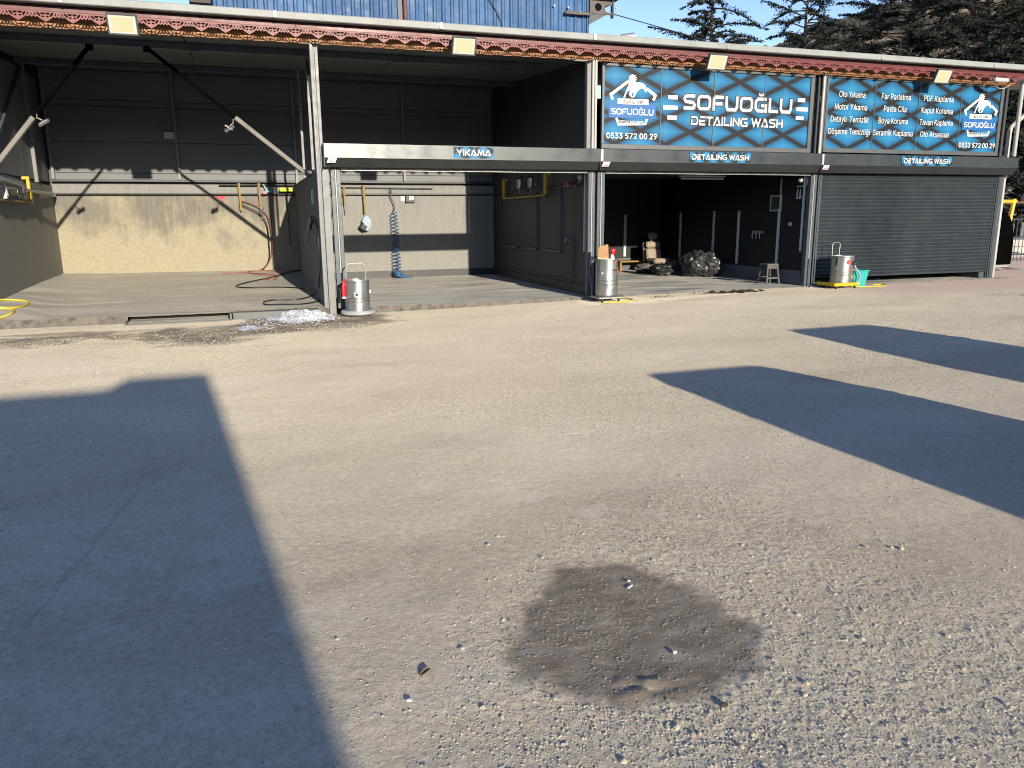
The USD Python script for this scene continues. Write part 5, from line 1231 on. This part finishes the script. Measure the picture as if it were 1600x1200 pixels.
# ------------------------------------------------------------------ trees
def cedar(label, x, y, h, R, zlow, seed, n=150, dense=1.0, matn='needle_dark', lean=0.0, group=None):
    r_ = np.random.default_rng(seed)
    t = thing('cedar_tree', label, 'tree', (x, y, 0), group=group)
    zt = np.linspace(0, h, 12)
    add('trunk', tube(np.stack([x + lean * zt / h + .08 * np.sin(zt), np.full(12, y), zt], -1), np.interp(zt, [0, h], [.026 * h ** .75, .015]), 10), 'bark', t)
    limbs, V_, F_ = [], [], []
    cnt = 0
    for k in range(n):
        f = (k + r_.random()) / n
        z = zlow + (h - zlow) * f ** .9
        L = R * (1 - (z - zlow * .6) / (h - zlow * .6)) ** .75 * r_.uniform(.45, 1.12) + .25
        a = r_.uniform(0, 2 * np.pi) if r_.random() < .75 else k * 2.4
        d = np.array([math.cos(a), math.sin(a)])
        s = np.linspace(0, 1, 9)
        rise = r_.uniform(.05, .55); droop = r_.uniform(.05, .45)
        P = np.stack([x + lean * z / h + d[0] * L * s + .05 * L * np.sin(s * 5 + k), y + d[1] * L * s, z + L * (rise * s - droop * s ** 2.2)], -1)
        limbs.append(tube(P, np.linspace(.05, .012, 9) * (L / R + .4), 5, cap=False))
        nt = int(L * 26 * dense)
        for _ in range(nt):
            s0 = r_.uniform(.18, 1.0) ** .8
            i0 = min(int(s0 * 8), 7); p = P[i0] + (P[i0 + 1] - P[i0]) * (s0 * 8 - i0)
            side = r_.choice([-1, 1]); sp = (1.08 - s0) * L * .30 + .15
            sw = r_.uniform(.25, .9)
            dir_ = np.array([d[0] * .8 - side * d[1] * sw, d[1] * .8 + side * d[0] * sw, r_.uniform(-.35, .35)])
            dir_ /= np.linalg.norm(dir_)
            tl = sp * r_.uniform(.4, 1.0)
            m_ = max(2, int(tl / .085))
            for q in range(m_):
                c_ = p + dir_ * tl * (q + r_.random()) / m_
                w = r_.uniform(.035, .08)
                o = r_.normal(0, 1, 3); o[2] = abs(o[2]) * .9; o = o / np.linalg.norm(o) * w * 1.5
                b_ = np.cross(o, r_.normal(0, 1, 3)); b_ = b_ / np.linalg.norm(b_) * w * .55
                V_ += [c_ - b_ - o * .3, c_ + b_ - o * .3, c_ + o]; F_.append((cnt, cnt + 1, cnt + 2)); cnt += 3
    add('limbs', trimesh.util.concatenate(limbs), 'bark', t)
    add('crown', trimesh.Trimesh(np.array(V_), np.array(F_), process=False), matn, t, smooth=False)
    print(label, cnt // 3)
    return t


cedar('sparse cedar standing alone against the sky, leftmost of the trees', 21.3, 22, 15.0, 4.8, 5.0, 1, 125, 1.6)
cedar('sparse cedar at the foot of the hillside, second from the left', 26.9, 22, 16.0, 5.0, 5.0, 2, 130, 1.6)
cedar('tall dense dark cedar over the list sign', 34.8, 23, 21, 7.5, 4.0, 3, 270, 1.8)
cedar('olive tinted cedar at the upper right corner', 41.5, 24, 21, 7.2, 3.0, 4, 260, 1.8, 'needle_olive')
cedar('dark cedar low at the right edge behind the drain pipe', 37.8, 17.5, 13, 5.2, 1.0, 5, 230, 1.6)
t = thing('far_house', 'mauve grey house wall behind the trees at the right edge', 'house', (38, 21, 0))
add('wall', bx(33.0, 48, 19.0, 26, -.2, 5.2), 'mauve_wall', t)
for k in range(3): add('window', bx(35.5 + k * 3.5, 37 + k * 3.5, 18.96, 18.998, 2.4, 3.8), 'car_glass', t)
rfm = trimesh.convex.convex_hull(np.array([(32.5, 18.5, 5.2), (48.5, 18.5, 5.2), (32.5, 26.5, 5.2), (48.5, 26.5, 5.2), (32.5, 22.5, 7.0), (48.5, 22.5, 7.0)]))
add('roof', rfm, 'bracket_brown', t)

# ------------------------------------------------------------------ hill
def hill_z(x, y):
    ridge = 5.5 + .335 * np.clip(x - 18, 0, 420) * (1 - .25 * sms(230, 420, x)) + 4.5 * (meshkit.fbm(np.stack([x / 34, 0 * x, 0 * x], -1), 4, 3) - .5)
    r_ = sms(60, 205, y)
    n_ = meshkit.fbm(np.stack([x / 26, y / 38, 0 * x], -1), 5, 11) - .5
    return ridge * r_ * sms(20, 75, x) - 1.0 + n_ * 13 * r_ * sms(40, 120, x) * (1 - .6 * sms(180, 205, y))
hm = sheet(hill_z, np.linspace(15, 430, 190), np.linspace(48, 330, 130))
solo('hillside', hm, 'hill_mat', 'bare brown rocky hillside rising to the right', 'hill', kind='structure', smooth=True)
def sky_block_z(x, y):  # added unseen slope: cuts off low sky glow to darken the bays
    d_ = np.clip((-y - 75) / 150, 0, 1)
    return -1.2 + (27 + 9 * (meshkit.fbm(np.stack([x / 60, y / 60, 0 * x], -1), 4, 61) - .5)) * d_ * d_ * (3 - 2 * d_)
solo('hillside', sheet(sky_block_z, np.linspace(-420, 420, 90), np.linspace(-420, -72, 40)), 'sky_block_dark', 'unseen dark slope added behind the viewer to block the low southern sky', 'hill', kind='structure', smooth=True)
rs = np.random.default_rng(17)
bl = trimesh.creation.icosphere(1, 1.0); shr = []
N = 2600
X, Y = rs.uniform(50, 400, N * 3), rs.uniform(80, 212, N * 3)
keep = meshkit.fbm(np.stack([X / 22, Y / 22, 0 * X], -1), 3, 5) > .5
X, Y = X[keep][:N], Y[keep][:N]; Z = hill_z(X, Y)
pi = UsdGeom.PointInstancer.Define(stage, '/World/hill_shrubs')
b = bl.copy(); b.vertices *= (1 + .5 * (meshkit.noise(b.vertices * 3, 2)[:, None] - .5)); b.vertices *= [1, 1, 1.2]
pr = usdkit.mesh(stage, '/World/hill_shrubs/shrub', b, MATS['shrub_dark'], smooth=False)
pi.CreatePrototypesRel().SetTargets([pr.GetPath()])
pi.CreateProtoIndicesAttr(Vt.IntArray.FromNumpy(np.zeros(len(X), np.int32)))
pi.CreatePositionsAttr(Vt.Vec3fArray.FromNumpy(np.stack([X, Y, Z + .3], -1).astype(np.float32)))
s_ = rs.uniform(.35, 1.0, (len(X), 1)) * np.array([[1, 1, 1]]) * rs.uniform(.6, 1.3, (len(X), 3)); pi.CreateScalesAttr(Vt.Vec3fArray.FromNumpy(s_.astype(np.float32)))
setcd(pi.GetPrim(), 'dark scrub scattered over the rocky hillside', 'scrub', kind='stuff')

# ------------------------------------------------------------------ loose stones and litter
mask_pts = []
rg = np.random.default_rng(23)
NP = 620000
th = rg.uniform(-.66, .66, NP) + a0; rr_ = np.where(rg.random(NP) < .62, 1.9 + (rg.random(NP) ** 1.5) * 9.0, rg.uniform(5, 12.5, NP))
PX, PY = c0[0] + rr_ * np.cos(th), c0[1] + rr_ * np.sin(th)
stn = stony(PX, PY); wdd = polydist(STAIN, PX, PY)
keep = (rg.random(NP) < (.05 + .42 * stn)) & (PY < -.8) & (rg.random(NP) < np.where(wdd < .03, .0, 1.0))
PX, PY = PX[keep], PY[keep]
from scipy.interpolate import RegularGridInterpolator
HI = RegularGridInterpolator((np.log(rad), ang), hz, bounds_error=False, fill_value=0)
def ground_h(x, y):
    r_ = np.hypot(x - c0[0], y - c0[1]); a_ = np.arctan2(y - c0[1], x - c0[0]); a_ = np.where(a_ < ang[0], a_ + 2 * np.pi, a_)
    return HI(np.stack([np.log(r_), a_], -1))
PZ = ground_h(PX, PY)
sz = np.clip(rg.lognormal(math.log(.0023), .38, len(PX)), .0013, .006)
sz = sz * (1 + .14 * np.clip(rr_[keep] - 4.5, 0, 8))
big = rg.random(len(PX)) < .0035
sz = np.where(big, rg.uniform(.006, .012, len(PX)), sz)
gi = UsdGeom.PointInstancer.Define(stage, '/World/loose_gravel')
protos = []
for k in range(4):
    b = trimesh.creation.icosphere(1, 1.0); b.vertices *= (1 + .7 * (meshkit.noise(b.vertices * 1.7 + k * 9, k)[:, None] - .5)); b.vertices *= [1.15, .9, .65]
    protos.append(usdkit.mesh(stage, f'/World/loose_gravel/stone_{k:03d}' if k else '/World/loose_gravel/stone', b, MATS['stone_grey'], smooth=False).GetPath())
gi.CreatePrototypesRel().SetTargets(protos)
gi.CreateProtoIndicesAttr(Vt.IntArray.FromNumpy(rg.integers(0, 4, len(PX)).astype(np.int32)))
gi.CreatePositionsAttr(Vt.Vec3fArray.FromNumpy(np.stack([PX, PY, PZ + sz * .25], -1).astype(np.float32)))
gi.CreateScalesAttr(Vt.Vec3fArray.FromNumpy(np.repeat(sz[:, None], 3, 1).astype(np.float32)))
an = rg.uniform(0, np.pi, len(PX))
gi.CreateOrientationsAttr(Vt.QuathArray.FromNumpy(np.stack([np.zeros(len(PX)), np.zeros(len(PX)), np.sin(an), np.cos(an)], -1).astype(np.float16)) if hasattr(Vt.QuathArray, 'FromNumpy') else Vt.QuathArray([Gf.Quath(float(math.cos(q_)), 0, 0, float(math.sin(q_))) for q_ in an]))
setcd(gi.GetPrim(), 'loose small stones scattered over the dusty yard', 'gravel', kind='stuff')
nx_ = rg.uniform(-.66, .5, 26000); ny_ = rg.uniform(-11.7, -10.35, 26000)
wq = polydist(STAIN, nx_, ny_) + .03 * rg.normal(0, 1, 26000)
kq = (wq < .03) & (rg.random(26000) < .12 + .6 * meshkit.fbm(np.stack([nx_ * 5, ny_ * 5, 0 * nx_], -1), 3, 77) ** 2)
nx_, ny_ = nx_[kq], ny_[kq]; s2 = np.clip(rg.lognormal(math.log(.0021), .45, len(nx_)), .0012, .006)
b = trimesh.creation.icosphere(1, 1.0); b.vertices *= (1 + .7 * (meshkit.noise(b.vertices * 1.7 + 50, 5)[:, None] - .5)); b.vertices *= [1.15, .9, .6]
dg = UsdGeom.PointInstancer.Define(stage, '/World/damp_grit')
dp = usdkit.mesh(stage, '/World/damp_grit/stone', b, MATS['damp_stone'], smooth=False)
dg.CreatePrototypesRel().SetTargets([dp.GetPath()]); dg.CreateProtoIndicesAttr(Vt.IntArray.FromNumpy(np.zeros(len(nx_), np.int32)))
dg.CreatePositionsAttr(Vt.Vec3fArray.FromNumpy(np.stack([nx_, ny_, ground_h(nx_, ny_) + s2 * .2], -1).astype(np.float32)))
dg.CreateScalesAttr(Vt.Vec3fArray.FromNumpy((s2[:, None] * rg.uniform(.8, 1.2, (len(nx_), 3))).astype(np.float32)))
setcd(dg.GetPrim(), 'damp dark grit lying in the wet patch of the yard', 'grit', kind='stuff')
def litter(name, mesh, mt, label, cat, x, y, lift=.004):
    z = float(ground_h(np.array([x]), np.array([y]))[0])
    mesh.apply_translation([x, y, z + lift - mesh.bounds[0][2]])
    return solo(name, mesh, mt, label, cat, smooth=False)
m = sheet(lambda a, b: .2 * b * np.sin(a * 60) + 1.6 * a * a, np.linspace(-.028, .028, 8), np.linspace(-.012, .012, 5)); m.vertices[:, 1] *= (1 - (m.vertices[:, 0] / .04) ** 2); m.vertices[:, 2] += .8 * np.abs(m.vertices[:, 1])
m.apply_transform(trimesh.transformations.rotation_matrix(.8, [0, 0, 1]))
litter('dry_leaf', m, 'leaf_brown', 'curled dry brown leaf left of the dark wet patch', 'leaf', -.87, -11.15)
litter('paper_scrap', crumple((0, 0, 0), np.array([.012, .009, .006]), 5, 2, .4), 'paper_white', 'crumpled white scrap near the edge of the long shadow', 'paper scrap', -.96, -11.30)
litter('cigarette_end', bar((0, 0, 0), (.034, .02, 0), .008, .008, c=.002), 'paper_white', 'white cigarette end on the upper part of the wet patch', 'cigarette end', .125, -10.80)
litter('white_pebble', crumple((0, 0, 0), np.array([.009, .008, .006]), 31, 2, .3), 'paper_white', 'white pebble beside the cigarette end on the wet patch', 'pebble', .16, -10.74)
litter('white_pebble', crumple((0, 0, 0), np.array([.009, .008, .008]), 33, 2, .3), 'paper_white', 'white pebble casting a shadow in the middle of the wet patch', 'pebble', .06, -11.32)
litter('dark_clod', crumple((0, 0, 0), np.array([.014, .010, .008]), 9, 2, .4), 'debris_dark', 'dark clod below the right end of the wet patch', 'clod', .05, -11.66)

# ------------------------------------------------------------------ what casts the long shadows
t = thing('street_building', 'plastered building behind the viewer whose corner shades the yard', 'building', (-8, -24, 0))
yf = -22.0; xc = -.11
hs = (yf * -1 - 5.05) * .2635 + .02
add('wall', [bx(xc - .80, xc, yf - 6, yf, -.2, hs), bx(xc - 14, xc - .802, yf - 6, yf, -.2, hs - .135)], 'plaster', t)
add('parapet_slope', trimesh.convex.convex_hull(np.array([(xc - .803, yf, hs - .134), (xc - .803, yf, hs - .01), (xc - .95, yf, hs - .134), (xc - .803, yf - .3, hs - .134), (xc - .803, yf - .3, hs - .01), (xc - .95, yf - .3, hs - .134)])), 'plaster', t)
for k in range(4): add('window', bx(xc - 3.2 - k * 2.8, xc - 1.8 - k * 2.8, yf + .001, yf + .02, 1.4, 2.9), 'car_glass', t)
def car(label, x, y, body, rot=0):
    t = thing('parked_car', label, 'car', (x, y, 0), group='cars parked at the right of the yard')
    def lathe_side(P, w, bev):
        g = trimesh.creation.extrude_polygon(Polygon(P), w); vv = g.vertices.copy()
        g.vertices = np.stack([vv[:, 2] - w / 2, vv[:, 0], vv[:, 1]], -1); return g
    low = lathe_side([(1.45, .25), (1.56, .45), (1.54, .72), (1.36, .90), (1.0, .98), (-2.0, .99), (-2.08, .8), (-2.08, .45), (-1.98, .25)], 1.66, .1)
    add('body', low.apply_translation([x, y, 0]), body, t)
    H = []
    for zz, w, ya, yb in ((.985, .815, 1.05, -2.0), (1.25, .77, .78, -1.95), (1.37, .73, .68, -1.86), (1.46, .66, .52, -1.75), (1.495, .58, .36, -1.6), (1.51, .44, .10, -1.4)):
        for s in (-1, 1): H += [(s * w, ya, zz), (s * w, yb, zz)]
    add('cabin', trimesh.convex.convex_hull(np.array(H)).apply_translation([x, y, 0]), body, t)
    add('windscreen', trimesh.convex.convex_hull(np.array([(-.70, .99, 1.05), (.70, .99, 1.05), (-.58, .56, 1.44), (.58, .56, 1.44), (-.68, .90, 1.04), (.68, .90, 1.04)]) + [0, .03, .01]).apply_translation([x, y, 0]), 'car_glass', t)
    for s in (-1, 1):
        add('side_window', trimesh.convex.convex_hull(np.array([(s * .835, .75, 1.03), (s * .835, -1.8, 1.03), (s * .64, .3, 1.42), (s * .64, -1.65, 1.42), (s * .8, .5, 1.03), (s * .6, .1, 1.42)])).apply_translation([x, y, 0]), 'car_glass', t)
        add('headlight', bx(x + s * .82 - .14, x + s * .82 + .06 * s * 0 + .02, y + 1.47, y + 1.545, .62, .74, .01), 'lamp_clear', t)
        for yy in (.98, -1.25):
            add('wheel', cyl((x + s * .80 - .1, y + yy, .31), .31, .2, 24, 'x'), 'tyre', t)
    return t
CR = [(3.72, -12.72, 'car_grey', 'grey parked car nearest to the viewer, right of the frame'), (6.92, -10.7, 'car_white', 'white parked car, second in the row'), (13.5, -8.7, 'car_blue', 'dark blue parked car, third in the row')]
for x, y, b, l in CR: car(l, x, y, b)
